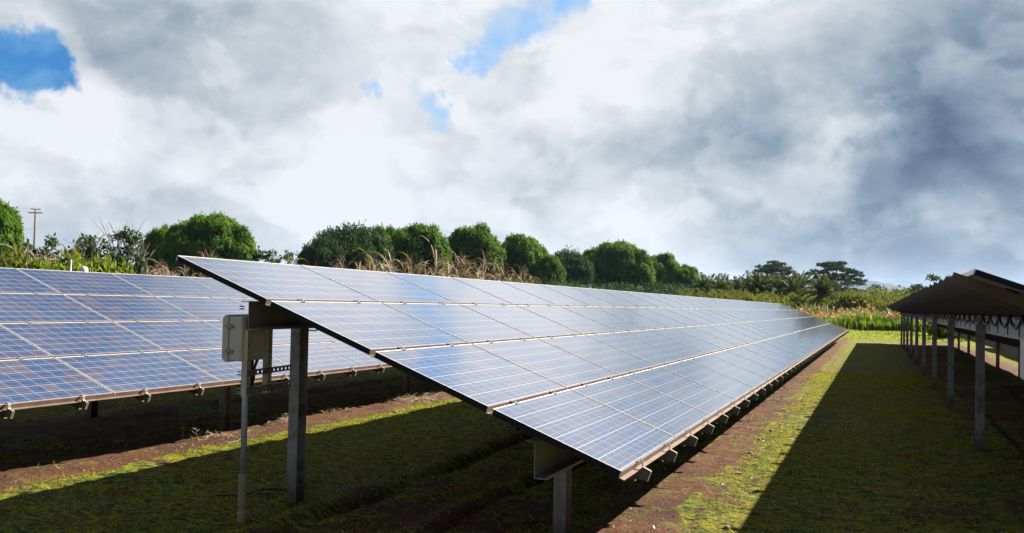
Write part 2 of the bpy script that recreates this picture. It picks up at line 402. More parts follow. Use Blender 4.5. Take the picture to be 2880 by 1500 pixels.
fl = t.math('ABSOLUTE', t.math('SUBTRACT', t.math('ADD', xm, t.math('MULTIPLY', ws, 0.18)), 3.025 + 0.44))
furrow = t.math('MULTIPLY', t.smooth(fl, 0.07, 0.02), t.smooth(warp2, .4, .6))
below = t.math('MULTIPLY', t.smooth(xm, 2.75, 2.2), t.smooth(xm, -0.4, 0.3))      # more bare soil patches below the panels
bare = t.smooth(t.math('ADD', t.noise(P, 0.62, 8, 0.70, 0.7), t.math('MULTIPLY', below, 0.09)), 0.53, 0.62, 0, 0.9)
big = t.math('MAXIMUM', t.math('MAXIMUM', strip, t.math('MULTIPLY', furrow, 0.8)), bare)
fine = t.noise(P, 26, 9, 0.74); finer = t.noise(P, 120, 5, 0.7); mid = t.noise(t.vmath('MULTIPLY', P, (7, 16, 7)), 1.0, 8, 0.7)
soil = t.ramp(fine, [(0.3, (0.030, 0.012, 0.008)), (0.46, (0.110, 0.044, 0.022)), (0.60, (0.22, 0.092, 0.038)), (0.74, (0.34, 0.22, 0.14))])
soil = t.mix(t.smooth(warp, .45, .6, 0, .6), soil, (0.060, 0.030, 0.020))
moss = t.ramp(t.math('ADD', t.math('MULTIPLY', fine, 0.55), t.math('MULTIPLY', mid, 0.45)),
              [(0.38, (0.008, 0.007, 0.004)), (0.445, (0.030, 0.031, 0.006)), (0.505, (0.175, 0.158, 0.008)), (0.575, (0.36, 0.325, 0.013)), (0.68, (0.56, 0.49, 0.06))])
moss = t.mix(t.smooth(t.noise(P, 1.4, 5, .6), .42, .62), moss, t.mix(1.0, moss, (0.70, 0.95, 0.80), 'MULTIPLY'))
moss = t.mix(t.smooth(t.noise(P, 2.6, 7, .7), .56, .72, 0, .8), moss, (0.085, 0.060, 0.018))
pale = t.smooth(t.noise(P, 1.7, 6, .7, 0.5), .60, .68, 0, .55); moss = t.mix(pale, moss, (0.22, 0.25, 0.13))
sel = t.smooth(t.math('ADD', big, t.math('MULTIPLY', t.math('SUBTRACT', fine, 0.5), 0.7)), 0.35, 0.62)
under = t.math('MULTIPLY', t.smooth(xm, 2.6, 2.0), t.smooth(xm, -0.2, 0.4))
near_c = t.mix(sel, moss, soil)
# beyond the arrays: bright mown grass, then plain green field
grass = t.ramp(t.noise(t.vmath('MULTIPLY', P, (1, .35, 1)), 2.5, 8, .7), [(0.3, (0.10, 0.13, 0.012)), (0.5, (0.20, 0.26, 0.02)), (0.7, (0.30, 0.36, 0.035))])
gmask = t.smooth(t.math('ADD', py_, t.math('MULTIPLY', ws, 3.0)), 54.5, 56.5)
field = t.ramp(t.noise(P, 0.05, 8, .65), [(0.35, (0.035, 0.06, 0.015)), (0.65, (0.09, 0.12, 0.03))])
near_c = t.mix(t.math('MULTIPLY', t.smooth(t.noise(P, 3.2, 8, .72, w=5.0), .50, .62), t.math('MULTIPLY', sel, .7)), near_c, t.mix(0.5, (0.20, 0.15, 0.05), moss))
c = t.mix(gmask, near_c, grass)
out_ = t.math('MAXIMUM', t.smooth(py_, 84, 92), t.smooth(t.math('ADD', px_, t.math('MULTIPLY', ws, 2)), -12.5, -14.0))
c = t.mix(out_, c, field)
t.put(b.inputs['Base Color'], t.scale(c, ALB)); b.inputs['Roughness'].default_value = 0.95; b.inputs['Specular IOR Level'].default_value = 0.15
h = t.math('ADD', t.math('ADD', t.math('MULTIPLY', mid, 1.0), t.math('MULTIPLY', fine, 0.8)), t.math('MULTIPLY', finer, 0.3))
t.put(b.inputs['Normal'], t.bump(h, 1.0, 0.07))

def leafmat(name, a, bcol, trans=0.35, rough=0.55, spec=0.3, scale=0.6, yellow=None):
    a = sc3(a); bcol = sc3(bcol); yellow = sc3(yellow) if yellow else None
    mt, t, b = new_mat(name); P = t.node('ShaderNodeNewGeometry').outputs['Position']
    oi = t.node('ShaderNodeObjectInfo').outputs['Random']
    n = t.math('ADD', t.math('MULTIPLY', t.noise(P, scale, 4, .6), 0.55), t.math('MULTIPLY', t.noise(P, scale * 9, 3, .6), 0.45))
    c = t.mix(t.smooth(n, .36, .64), a, bcol)
    if yellow: c = t.mix(t.smooth(t.noise(P, scale * 0.7, 3, .5, w=7.0), .60, .70, 0, .8), c, yellow)
    c = t.mix(t.math('MULTIPLY', oi, 0.35), c, t.mix(0.5, a, (a[0] * .7, a[1] * .8, a[2] * 1.3)))
    t.put(b.inputs['Base Color'], c); b.inputs['Roughness'].default_value = rough; b.inputs['Specular IOR Level'].default_value = spec
    tr = t.node('ShaderNodeBsdfTranslucent'); t.put(tr.inputs[0], t.mix(0.5, c, (bcol[0] * 1.6, bcol[1] * 1.5, bcol[2])))
    ms = t.node('ShaderNodeMixShader'); ms.inputs[0].default_value = trans
    t.l.new(b.outputs[0], ms.inputs[1]); t.l.new(tr.outputs[0], ms.inputs[2]); t.l.new(ms.outputs[0], t.n['Material Output'].inputs[0])
    return mt
M_MANGO = leafmat('mango_leaves', (0.024, 0.078, 0.006), (0.135, 0.260, 0.010), 0.35, 0.75, 0.08, 0.30, (0.14, 0.17, 0.015))
M_DARKLEAF = leafmat('dark_leaves', (0.022, 0.056, 0.018), (0.062, 0.118, 0.030), 0.2, 0.75, 0.08, 0.4)
M_PODLEAF = leafmat('monkeypod_leaves', (0.020, 0.042, 0.016), (0.050, 0.078, 0.022), 0.25, 0.8, 0.05, 0.2)
M_SHRUB = leafmat('bright_shrub_leaves', (0.050, 0.105, 0.010), (0.22, 0.28, 0.02), 0.4, 0.6, 0.2, 1.8)
M_BUSH = leafmat('bush_leaves', (0.036, 0.062, 0.010), (0.17, 0.200, 0.025), 0.35, 0.75, 0.08, 0.5)
M_STRAW = leafmat('dry_cane_leaf', (0.24, 0.16, 0.11), (0.55, 0.46, 0.37), 0.3, 0.7, 0.15, 3.0)
M_PURPLE = leafmat('brown_cane_leaf', (0.11, 0.060, 0.045), (0.26, 0.17, 0.13), 0.3, 0.7, 0.15, 3.0)
M_OLIVE = leafmat('olive_cane_leaf', (0.085, 0.095, 0.018), (0.21, 0.19, 0.035), 0.35, 0.6, 0.2, 3.0)
M_PALM = leafmat('palm_frond', (0.028, 0.048, 0.012), (0.075, 0.105, 0.022), 0.3, 0.75, 0.08, 0.4)
M_PALMDRY = leafmat('palm_frond_dry', (0.14, 0.10, 0.03), (0.26, 0.18, 0.05), 0.3, 0.8, 0.05, 0.6)
M_LILY = leafmat('flower_bed_leaf', (0.045, 0.10, 0.010), (0.14, 0.24, 0.018), 0.4, 0.7, 0.1, 0.8)
M_LILYY = leafmat('flower_bed_leaf_yellow', (0.20, 0.24, 0.015), (0.34, 0.36, 0.03), 0.4, 0.7, 0.1, 0.8)
M_ORANGE = leafmat('orange_petal', (0.62, 0.17, 0.07), (0.85, 0.42, 0.22), 0.4, 0.5, 0.2, 2.0)
M_SEDGE = leafmat('grey_seed_grass', (0.20, 0.18, 0.14), (0.48, 0.42, 0.36), 0.3, 0.7, 0.15, 0.8)
M_BLADE = leafmat('lawn_blade', (0.13, 0.18, 0.012), (0.30, 0.36, 0.03), 0.45, 0.5, 0.2, 0.5)
M_MOSSTUFT = leafmat('moss_tuft', (0.11, 0.115, 0.008), (0.46, 0.44, 0.028), 0.3, 0.8, 0.1, 5.0)
M_TWIG = plain('dry_twig', (0.40, 0.30, 0.20), 0.8, 0.3, 20)
M_DRYLEAF = plain('fallen_leaf', (0.45, 0.26, 0.14), 0.7, 0.3, 20)
M_CLOVER = leafmat('clover_leaf', (0.10, 0.17, 0.06), (0.34, 0.42, 0.26), 0.3, 0.4, 0.5, 4.0)
M_HILL = leafmat('hill_forest', (0.012, 0.020, 0.026), (0.020, 0.030, 0.034), 0.0, 0.9, 0.1, 0.004)

# ------------------------------------------------------------------ ground and hill
def axis(lo, hi, dense0, dense1, step, grow=1.13):
    a = list(np.arange(dense0, dense1 + 1e-6, step)); s = step; x = dense1
    while x < hi: s *= grow; x += s; a.append(x)
    s = step; x = dense0; pre = []
    while x > lo: s *= grow; x -= s; pre.append(x)
    return np.array(pre[::-1] + a)
gx = axis(-2800, 2800, -7.5, 5.2, 0.045); gy = axis(-300, 5300, -1.2, 9.0, 0.05, 1.05)
X, Y = np.meshgrid(gx, gy); Z = gz(X, Y)
nx, ny = len(gx), len(gy)
me = bpy.data.meshes.new('ground')
co = np.stack([X, Y, Z], -1).reshape(-1, 3)
ii = (np.arange(ny - 1)[:, None] * nx + np.arange(nx - 1)[None]).ravel()
F = np.stack([ii, ii + 1, ii + 1 + nx, ii + nx], 1)
me.vertices.add(len(co)); me.vertices.foreach_set('co', co.astype(np.float32).ravel())
me.loops.add(F.size); me.loops.foreach_set('vertex_index', F.astype(np.int32).ravel())
me.polygons.add(len(F)); me.polygons.foreach_set('loop_start', (np.arange(len(F)) * 4).astype(np.int32)); me.polygons.foreach_set('loop_total', np.full(len(F), 4, np.int32))
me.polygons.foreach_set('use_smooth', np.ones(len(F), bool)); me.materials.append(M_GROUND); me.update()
tag(link('ground', me), kind='structure')

def hill(name, pts, d, depth):
    """ridge through directions (px, py) at d metres, with a real slope in front and behind"""
    mb = MB(); n = 60; xs = np.linspace(pts[0][0], pts[-1][0], n); ys = np.interp(xs, [p[0] for p in pts], [p[1] for p in pts])
    rows = []
    for k, (fd, fh) in enumerate(((-depth, 0), (-depth * .6, .35), (-depth * .3, .72), (0, 1), (depth * .5, .6), (depth, 0))):
        r = []
        for x, y in zip(xs, ys):
            a = at(x, d + fd); ztop = height_for(x, y, d) + 3
            r.append((a[0], a[1], -4 + (ztop + 4) * fh + (8 * vnoise(np.array([x / 9.]), np.array([k * 3.]), 5)[0] if 0 < fh else 0)))
        rows.append(r)
    for a, bq in zip(rows, rows[1:]):
        for i in range(n - 1): mb.poly([a[i], a[i + 1], bq[i + 1], bq[i]])
    o = mb.build(name, M_HILL, smooth=True); tag(o, kind='structure'); return o
hill('hill', [(2250, 800), (2380, 792), (2440, 790), (2500, 800), (2570, 818), (2640, 836), (2760, 846)], 4200, 900)

# ------------------------------------------------------------------ solar arrays
SL = -0.014789; U = np.array([0, 1, SL]); U /= np.linalg.norm(U)
V = np.array([-0.93938569, 0.00507051, 0.34282476]); V -= U * (V @ U); V /= np.linalg.norm(V)
N = np.cross(U, V); N = N if N[2] > 0 else -N
PWID, PHGT, CW, CH = 1.67, 1.0154, 1.650, 0.985
def basis(o):
    m = Matrix.Identity(4)
    for i in range(3): m[i][0] = U[i]; m[i][1] = V[i]; m[i][2] = N[i]; m[i][3] = o[i]
    return m
def panel_parts(glass, frame, jb, ox=0.0, oy=0.0, uvs=None):
    g, f, j = glass, frame, jb; w_, h_, fr, th = CW, CH, 0.0095, 0.045
    x0, y0 = ox + (PWID - CW) / 2, oy + (PHGT - CH) / 2; x1, y1 = x0 + w_, y0 + h_
    g.box((x0 + .006, y0 + fr, -0.008), (x1 - .006, y1 - fr, -0.003), 0)
    g.m[-6] = 1
    for q in (2, 3, 4, 5): g.m[-q + 0] = 1
    g.m[-5] = 0
    g.m[-1] = 1
    # frame bars: low, high, two sides
    f.box((x0, y0, -th), (x1, y0 + fr, 0.0), 0); f.m[-4] = 1; f.m[-5] = 1
    f.box((x0, y1 - fr, -th), (x1, y1, 0.0), 0)
    f.box((x0 - .009, y0 - (PHGT - CH) - .002, -th - .0012), (x1 + .009, y0 + .004, -th + .001), 1) if True else None
    f.box((x1 - .004, y0 + .006, -th - .0012), (x1 + (PWID - CW) + .003, y1 - .002, -th + .001), 2)  # dark strip added under the side gap to stop sun streaks
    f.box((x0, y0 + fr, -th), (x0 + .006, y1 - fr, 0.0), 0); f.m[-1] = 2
    f.box((x1 - .006, y0 + fr, -th), (x1, y1 - fr, 0.0), 0)
    if j is not None:
        cx, cy = ox + PWID / 2, oy + PHGT * 0.62
        j.box((cx - .06, cy - .05, -0.034), (cx + .06, cy + .05, -0.0095))
        for s_ in (-1, 1):
            j.tube([(cx + s_ * .055, cy, -.022), (cx + s_ * .09, cy - .01, -.03), (cx + s_ * .12, cy - .16, -.04), (cx + s_ * .10, cy - .36, -.045)], 0.008, 5)
        j.tube([(cx, cy + .05, -.02), (cx + .01, cy + .14, -.035), (cx, cy + .24, -.05)], 0.008, 5)
def set_uv(me, dx=None):
    lay = me.uv_layers.new(name='UVMap'); vco = me.vertices
    for p in me.polygons:
        for li in p.loop_indices:
            v = vco[me.loops[li].vertex_index].co
            lay.data[li].uv = (((v.x) % PWID) - (PWID - CW) / 2 - 0.012, ((v.y) % PHGT) - (PHGT - CH) / 2 - 0.012)
gm, fm, jm = MB(), MB(), MB(); panel_parts(gm, fm, jm)
GLASS = gm.data('solar_panel', [M_CELL, M_BACK]); set_uv(GLASS)
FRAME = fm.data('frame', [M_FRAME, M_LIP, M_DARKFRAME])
JBOX = jm.data('junction_box', M_CABLE)
# rail running up the slope under the panels, with its stepped end below the low edge
RAIL_H = 0.085
def rail_mesh():
    mb = MB(); zt = -0.0465; zb = zt - RAIL_H; Lr = 4 * PHGT
    # plate side, upper and lower flange (C section), local x along row, y up the slope
    mb.box((-0.018, -0.012, zb + .003), (-0.015, Lr + 0.085, zt - .003))
    mb.box((-0.018, -0.012, zt - .003), (0.022, Lr + 0.085, zt)); mb.box((-0.018, -0.012, zb), (0.022, Lr + 0.085, zb + .003))
    return mb.data('rail', M_RAIL)
def end_bracket_mesh():
    # stepped plate: web profile in the y-z plane, and a bright folded lip along its outer edge
    mb = MB(); zt = -0.0465; zb = zt - RAIL_H
    prof = [(0.006, zt), (-0.010, zt), (-0.026, -0.020), (-0.088, -0.024), (-0.088, -0.090), (0.05, zb), (0.05, zt)]
    mb.extrude(prof, (-0.0215, 0, 0), (-0.0185, 0, 0), (0, 1, 0), (0, 0, 1))
    edge = [(0.024, 0.004), (0.012, 0.024), (-0.006, 0.024), (-0.014, 0.012), (-0.027, -0.018), (-0.090, -0.022), (-0.090, -0.095)]
    for (a, c), (a2, c2) in zip(edge, edge[1:]):
        d = np.array([a2 - a, c2 - c]); d /= np.linalg.norm(d); nn = np.array([-d[1], d[0]]) * 0.004
        mb.extrude([(a, c), (a2, c2), (a2 - nn[0], c2 - nn[1]), (a - nn[0], c - nn[1])], (-0.0235, 0, 0), (0.006, 0, 0), (0, 1, 0), (0, 0, 1), 1)
    mb.tube([(-0.002, 0.003, 0.022), (-0.002, 0.003, 0.031)], 0.007, 6, 1)
    return mb.data('end_clip', [M_RAIL, M_CLIP])
def clamp_mesh():
    mb = MB()
    mb.box((-0.024, -0.026, 0.001), (0.024, 0.026, 0.005)); mb.box((-0.024, -0.010, -0.046), (0.024, -0.007, 0.0008)); mb.box((-0.024, 0.007, -0.046), (0.024, 0.010, 0.0008))
    mb.tube([(0, 0, .005), (0, 0, .014)], 0.008, 6)
    return mb.data('clamp', M_CLIP)
RAIL, ENDCLIP, CLAMP = rail_mesh(), end_bracket_mesh(), clamp_mesh()
XH, XL = -3.13, -0.665          # the two girders under the slope
ZHB, ZLB = 0.805, -0.125       # their undersides at the row's start
GH = {XH: 0.225, XL: 0.255}
def girder_mesh(x, z0, h, L, y0=0.11):
    mb = MB(); th = 0.006; f = 0.075
    a = np.array([x, y0, z0 + SL * y0]); e = np.array([x, L, z0 + SL * L])
    prof = [(-f, h), (th, h), (th, th), (f + .02, th), (f + .02, .022), (f + .02 + .004, .022), (f + .024, 0), (0, 0), (0, h - th), (-f, h - th)]
    mb.extrude(prof, a, e, (1, 0, 0), (0, 0, 1)); return mb
def post_mb(x, y, ztop, zbot):
    mb = MB(); hw, hd, th = 0.05, 0.062, 0.006
    mb.box((x - hw, y - hd, zbot), (x + hw, y - hd + th, ztop)); mb.box((x - hw, y + hd - th, zbot), (x + hw, y + hd, ztop))
    mb.box((x - .003, y - hd + th, zbot), (x + .003, y + hd - th, ztop)); return mb
def solar_array(org, ncol, label, near_rails=24, post0=0.72, cable=False, npan=100, detail=True):
    ox, oy, oz = org
    root = empty('solar_array', (ox, oy, oz)); tag(root, label, 'solar array', 'tilted rows of solar panels')
    L = ncol * PWID; O = np.zeros(3); full = npan // 4
    for c_ in range(min(ncol, full)):
        for r_ in range(4):
            p = link('solar_panel', GLASS, root, basis(O + U * c_ * PWID + V * r_ * PHGT))
            link('frame', FRAME, p)
            if detail: link('junction_box', JBOX, p)
    if ncol > full:
        g, f = MB(), MB()
        for c_ in range(full, ncol):
            for r_ in range(4): panel_parts(g, f, None, c_ * PWID, r_ * PHGT)
        gd = g.data('solar_panel', [M_CELL, M_BACK]); set_uv(gd)
        p = link('solar_panel', gd, root, basis(O)); tag(p, kind='stuff')
        link('frame', f.data('frame', [M_FRAME, M_LIP, M_DARKFRAME]), p)
    rest = MB(); nr = ncol * 2
    for k in range(nr):
        s = (k + 0.5) * PWID / 2
        r = link('rail', RAIL, root, basis(O + U * s))
        if k < near_rails:
            link('end_clip', ENDCLIP, r)
            for q in (1, 2, 3): link('clamp', CLAMP, r, Matrix.Translation((0, q * PHGT, 0)))
        else:
            M = basis(O + U * s)
            for me, M2 in [(ENDCLIP, M)] + [(CLAMP, M @ Matrix.Translation((0, q * PHGT, 0))) for q in (1, 2, 3)]:
                b0 = len(rest.v); rest.v += [tuple(M2 @ v.co) for v in me.vertices]
                for pl in me.polygons: rest.f.append(tuple(b0 + i for i in pl.vertices)); rest.m.append(pl.material_index if me is ENDCLIP else 1)
    if rest.v: tag(rest.build('clamp', [M_RAIL, M_CLIP], root), kind='stuff')
    for x, z in ((XH, ZHB), (XL, ZLB)):
        gd_ = girder_mesh(x, z, GH[x], L - 0.1).build('girder', M_GIRDER, root)
        if cable and x == XH:
            for k in range(46):
                yy = (k + .5) * PWID / 2; zc = z + SL * yy + .105; fx_ = MB()
                fx_.box((x - .012, yy - .05, zc - .006), (x - .001, yy + .05, zc + .006)); fx_.box((x - .010, yy - .007, zc - .075), (x - .0015, yy + .007, zc + .06))
                fx_.build('bolt', M_CABLE, gd_)
    y = post0
    while y < L:
        for x, z in ((XH, ZHB), (XL, ZLB)):
            zt = z + SL * y + GH[x] - .012; zb = gzf(ox + x, oy + y) - oz - 0.15
            xx = x - 0.0515
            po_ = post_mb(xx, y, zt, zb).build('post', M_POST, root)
            if y < 13:
                for dx_ in (-.028, .028):
                    for dz_ in (.045, .12):
                        bm_ = MB(); bm_.tube([(xx + dx_, y - .0625, zt - GH[x] - dz_), (xx + dx_, y - .072, zt - GH[x] - dz_)], .010, 6); bm_.build('bolt', M_CLIP, po_)
        y += 5.01
    if cable:
        for k in range(min(nr - 1, 58)):
            s0 = (k + 0.5) * PWID / 2; s1 = s0 + PWID / 2; pts = []
            for q in range(9):
                f = q / 8; yy = s0 + (s1 - s0) * f
                pts.append((XH - 0.09, yy, 1.045 + SL * yy - 0.115 * (1 - (2 * f - 1) ** 2) ** 0.7))
            mb = MB(); mb.tube(pts, 0.016, 6); mb.build('cable', M_CABLE, root, smooth=True)
    return root
ROWS = {}
ROWS[1] = solar_array((0, 0, 0), 29, 'front row of solar panels, from the grey latched box to the far lawn', post0=0.86)
ROWS[2] = solar_array((-6.047, 3.2108 - 4 * PWID, -0.0686 + 4 * PWID * -SL), 33, 'left row of solar panels, behind the grey box, below the dry cane', post0=2.54)
ROWS[3] = solar_array((5.955, 1.72, 0.03 + 1.72 * SL), 29, 'right row of panels seen from beneath, on tall posts with sagging cables', cable=True, post0=1.0)
ROWS[4] = solar_array((12.07, 1.72, 0.03 + 1.72 * SL), 29, 'farthest right row, glimpsed below the low edge of the row with cables', near_rails=0, npan=0 + 48, detail=False)

# ------------------------------------------------------------------ junction box station
def chamfer_box(mb, lo, hi, c, mi=0):
    x0, y0, z0 = lo; x1, y1, z1 = hi
    prof = [(x0, z0 + c), (x0 + c, z0), (x1, z0), (x1, z1), (x0 + c, z1), (x0, z1 - c)]
    mb.extrude([(p, q) for p, q in prof], (0, y0, 0), (0, y1, 0), (1, 0, 0), (0, 0, 1), mi)
def bevel(o, wd=0.006):
    md = o.modifiers.new('bevel', 'BEVEL'); md.width = wd; md.segments = 2; md.limit_method = 'ANGLE'
def slotted(mb, a, b, wdir, ddir, width=0.041, depth=0.022, round_holes=True, step=0.048):
    """strut channel from a to b; holed face built as strips so that one sees through the holes"""
    a, b, wd, dd = (np.array(v, float) for v in (a, b, wdir, ddir)); L = np.linalg.norm(b - a); u = (b - a) / L; th = .0025
    def pl(u0, u1, w0, w1):
        q = [a + u * uu + wd * ww + dd * z for z in (0, -th) for uu, ww in ((u0, w0), (u1, w0), (u1, w1), (u0, w1))]
        bse = len(mb.v); mb.v += [tuple(p) for p in q]
        for f in ((0, 1, 2, 3), (7, 6, 5, 4), (0, 4, 5, 1), (1, 5, 6, 2), (2, 6, 7, 3), (3, 7, 4, 0)): mb.f.append(tuple(bse + k for k in f)); mb.m.append(0)
    hw = width / 2; hh = 0.0075 if not round_holes else 0.0105
    n = max(1, int(L / step)); s = L / n
    hl = 0.013 if not round_holes else 0.0105
    for sgn in (-1, 1):
        pl(0, L, min(sgn * hh, sgn * hw), max(sgn * hh, sgn * hw))
        q = [a + u * uu + wd * (sgn * hw) - dd * z for z in (0.0, depth) for uu in (0, L)]
        w1 = wd * (-sgn * th); bse = len(mb.v)
        mb.v += [tuple(p) for p in q] + [tuple(p + w1) for p in q]
        for f in ((0, 1, 3, 2), (4, 6, 7, 5), (0, 2, 6, 4), (1, 5, 7, 3), (2, 3, 7, 6), (0, 4, 5, 1)): mb.f.append(tuple(bse + k for k in f)); mb.m.append(0)
    for k in range(n + 1):
        u0 = 0 if k == 0 else (k - 0.5) * s + hl; u1 = L if k == n else (k + 0.5) * s - hl
        if u1 > u0: pl(u0, u1, -hh, hh)
    if round_holes:   # corner fillets make the square openings round
        for k in range(n):
            c = a + u * ((k + 0.5) * s)
            for su in (-1, 1):
                for sw in (-1, 1):
                    p0 = c + u * su * hl + wd * sw * hh; p1 = c + u * su * hl * .35 + wd * sw * hh; p2 = c + u * su * hl + wd * sw * hh * .35
                    mb.poly([p0, p1, c + u * su * hl * .78 + wd * sw * hh * .78, p2])
def box_station(org, label, zt=0.90):
    ox, oy, oz = org
    root = empty('junction_box', (ox, oy, gzf(ox - 3.2, oy) )); zo = oz - root.location[2]; root.location = (ox - 3.2, oy, root.location[2])
    tag(root, label, 'electrical box', 'grey electrical boxes at the row ends')
    def L_(p): return (p[0] + 3.2, p[1], p[2] + zo)
    T = Matrix.Translation((3.2, 0, zo))
    mb = MB(); mb.box((-3.290, 0.075, 0.548), (-3.160, 0.435, 0.905)); o = mb.build('enclosure', M_BOX, root, T); bevel(o, 0.012)
    mb = MB(); chamfer_box(mb, (-3.350, 0.068, 0.538), (-3.292, 0.442, 0.915), 0.028); o = mb.build('door', M_BOX, root, T); bevel(o, 0.005)
    for z in (0.625, 0.825):
        mb = MB(); mb.box((-3.307, 0.052, z - .013), (-3.288, 0.0675, z + .013)); mb.box((-3.288, 0.055, z - .015), (-3.255, 0.0745, z + .015)); mb.box((-3.255, 0.060, z - .010), (-3.238, 0.0745, z + .010))
        o = mb.build('latch', M_LATCH, root, T); bevel(o, .002)
    mb = MB(); mb.box((-3.158, 0.17, .59), (-3.155, 0.31, .60)); mb.build('label_strip', M_WHITE, root, T)
    for y in (0.125, 0.385):
        mb = MB(); slotted(mb, (-3.118, y, 0.27), (-3.118, y, .80), (0, 1, 0), (1, 0, 0), round_holes=False, width=.045, depth=.058, step=.05)
        # closed side facing along the row
        mb.build('strut', M_STRUT, root, T)
    for z0, z1 in ((.455, .462), (.315, .322)):
        mb = MB(); slotted(mb, (-3.112 , 0.10, z0), (-3.112, 0.66, z1), (0, 0, 1), (1, 0, 0), width=.044)
        mb.build('strut', M_GALV, root, T)
    mb = MB()
    for z in (.46, .44, .32, .30, .985, .965): mb.tube([(-3.215, .11, z), (-3.175, .11, z)], 0.006, 6)
    mb.box((-3.225, .095, .285), (-3.178, .145, .29)); mb.box((-3.225, .095, .325), (-3.178, .145, .33))
    mb.build('bolt', M_GALV, root, T)
    # conduit with expansion fitting, black leads under the box
    gy_ = gzf(ox - 3.2, oy + .1) - oz
    mb = MB(); mb.tube([(-3.145, 0.12, .535), (-3.145, 0.12, gy_ + .36)], 0.024, 16); mb.build('conduit', M_PVC, root, T, smooth=True)
    mb = MB(); mb.tube([(-3.145, 0.12, gy_ + .37), (-3.145, .12, gy_ + .365), (-3.145, .12, gy_ + .12), (-3.145, .12, gy_ + .11), (-3.145, .12, gy_ + .075), (-3.145, .12, gy_ + .07), (-3.145, .12, gy_ + .0), (-3.145, .12, gy_ - .1)],
                       [.027, .034, .034, .027, .027, .036, .036, .036], 18); mb.build('conduit_fitting', M_PVCTAN, root, T)
    for k, (y0, y1) in enumerate(((.22, .20), (.26, .23), (.30, .24))):
        mb = MB(); mb.tube([(-3.22 + .02 * k, y0, .55), (-3.21, y0, .48), (-3.19, y0 - .03, .40), (-3.18, y1 - .02, .30), (-3.165, .14, .24), (-3.165, .125, .20)], 0.019 - .003 * k, 8)
        mb.build('cable', M_CABLE, root, T, smooth=True)
    return root
box_station((0, 0, 0), 'grey electrical box with brass latches on slotted struts under the front row')
box_station((5.950, 2.46, -0.045), 'pale electrical box at the right edge, by the row on tall posts')

# small wire hanging at the first tall post
mb = MB(); mb.tube([(-3.03, .75, .78), (-2.98, .80, .775), (-2.90, .84, .80), (-2.83, .86, .835)], .006, 6)
tag(mb.build('wire', M_CABLE, smooth=True), 'thin black wire hanging by the head of the tall front post', 'wire')

# ------------------------------------------------------------------ plants
def blob_core(c, r, seg=10):
    v, f = [], []
    for i in range(seg + 1):
        th = math.pi * i / seg
        for j in range(seg * 2):
            ph = math.pi * j / seg
            v.append((c[0] + r[0] * math.sin(th) * math.cos(ph), c[1] + r[1] * math.sin(th) * math.sin(ph), c[2] + r[2] * math.cos(th)))
    n = seg * 2
    for i in range(seg):
        for j in range(n): f.append((i * n + j, i * n + (j + 1) % n, (i + 1) * n + (j + 1) % n, (i + 1) * n + j))
    return v, f
def crown_data(name, lobes, mat, leaf=0.40, wid=0.13, tufts_per_m2=9, per=6, droop=0.7, core=0.80, rr=None, jitter=0.12, spread=0.75, nj=0.45):
    """lobes: (centre, radii). Leaf tufts over every lobe's surface, an inner mass of the same leaves"""
    rr = rr or np.random.default_rng(3); Q = []; ev, ef = [], []
    C = np.array([l[0] for l in lobes]); RD = np.array([l[1] for l in lobes])
    for i, (c, r) in enumerate(lobes):
        c = np.array(c, float); r = np.array(r, float)
        area = 4 * math.pi * ((r[0] * r[1] + r[0] * r[2] + r[1] * r[2]) / 3); n = int(area * tufts_per_m2)
        n_ = unit(rr.normal(size=(n, 3))); n_ = n_[n_[:, 2] > -0.55]
        P = c + n_ * r * (1 + rr.normal(size=(len(n_), 1)) * jitter)
        inside = np.zeros(len(P), bool)
        for j in range(len(lobes)):
            if j != i: inside |= (((P - C[j]) / (RD[j] * 0.86)) ** 2).sum(1) < 1
        P = P[~inside]; n_ = n_[~inside]
        P = np.repeat(P, per, 0); n_ = np.repeat(n_, per, 0); k = len(P)
        if k == 0: continue
        D = unit(n_ * 0.55 + rr.normal(size=(k, 3)) * spread + np.array([0, 0, -droop]))
        Nn = unit(n_ + rr.normal(size=(k, 3)) * nj + np.array([0, 0, .3]))
        Q.append(leaf_quads(P + rr.normal(size=(k, 3)) * leaf * .25, D, Nn, leaf * rr.uniform(.7, 1.3, k), wid * rr.uniform(.7, 1.3, k)))
        if core:
            v, f = blob_core(c, r * core); b0 = len(ev); ev += v; ef += [tuple(b0 + q for q in ff) for ff in f]
    Q = np.concatenate(Q)
    return quads(name, Q, [mat], extra=(ev, ef, [0] * len(ef)) if core else None)
def mango_lobes(seed, R_=5.0, H=9.0, asym=1.0):
    r = np.random.default_rng(seed); L = [((0, 0, H * .48), (R_ * .74, R_ * .74, H * .40))]
    n = 95
    for k in range(n):
        f = (k + .5) / n; el = math.asin(1 - f * 1.12) if 1 - f * 1.12 > -1 else -1.2; az = k * 2.39996 + r.normal() * .25
        rad = R_ * (.10 + .13 * r.random()); out = .83 + .13 * r.random()
        bulge = 1.0 + 0.10 * math.sin(2 * az + seed)
        ce = max(0.0, math.cos(el)) ** .72; c = (R_ * out * ce * math.cos(az) * bulge * asym, R_ * out * ce * math.sin(az) * bulge, H * .47 + H * .42 * out * math.sin(el) * (1 + .03 * r.normal()))
        L.append((c, (rad * 1.2, rad * 1.2, rad * .80)))
    return L
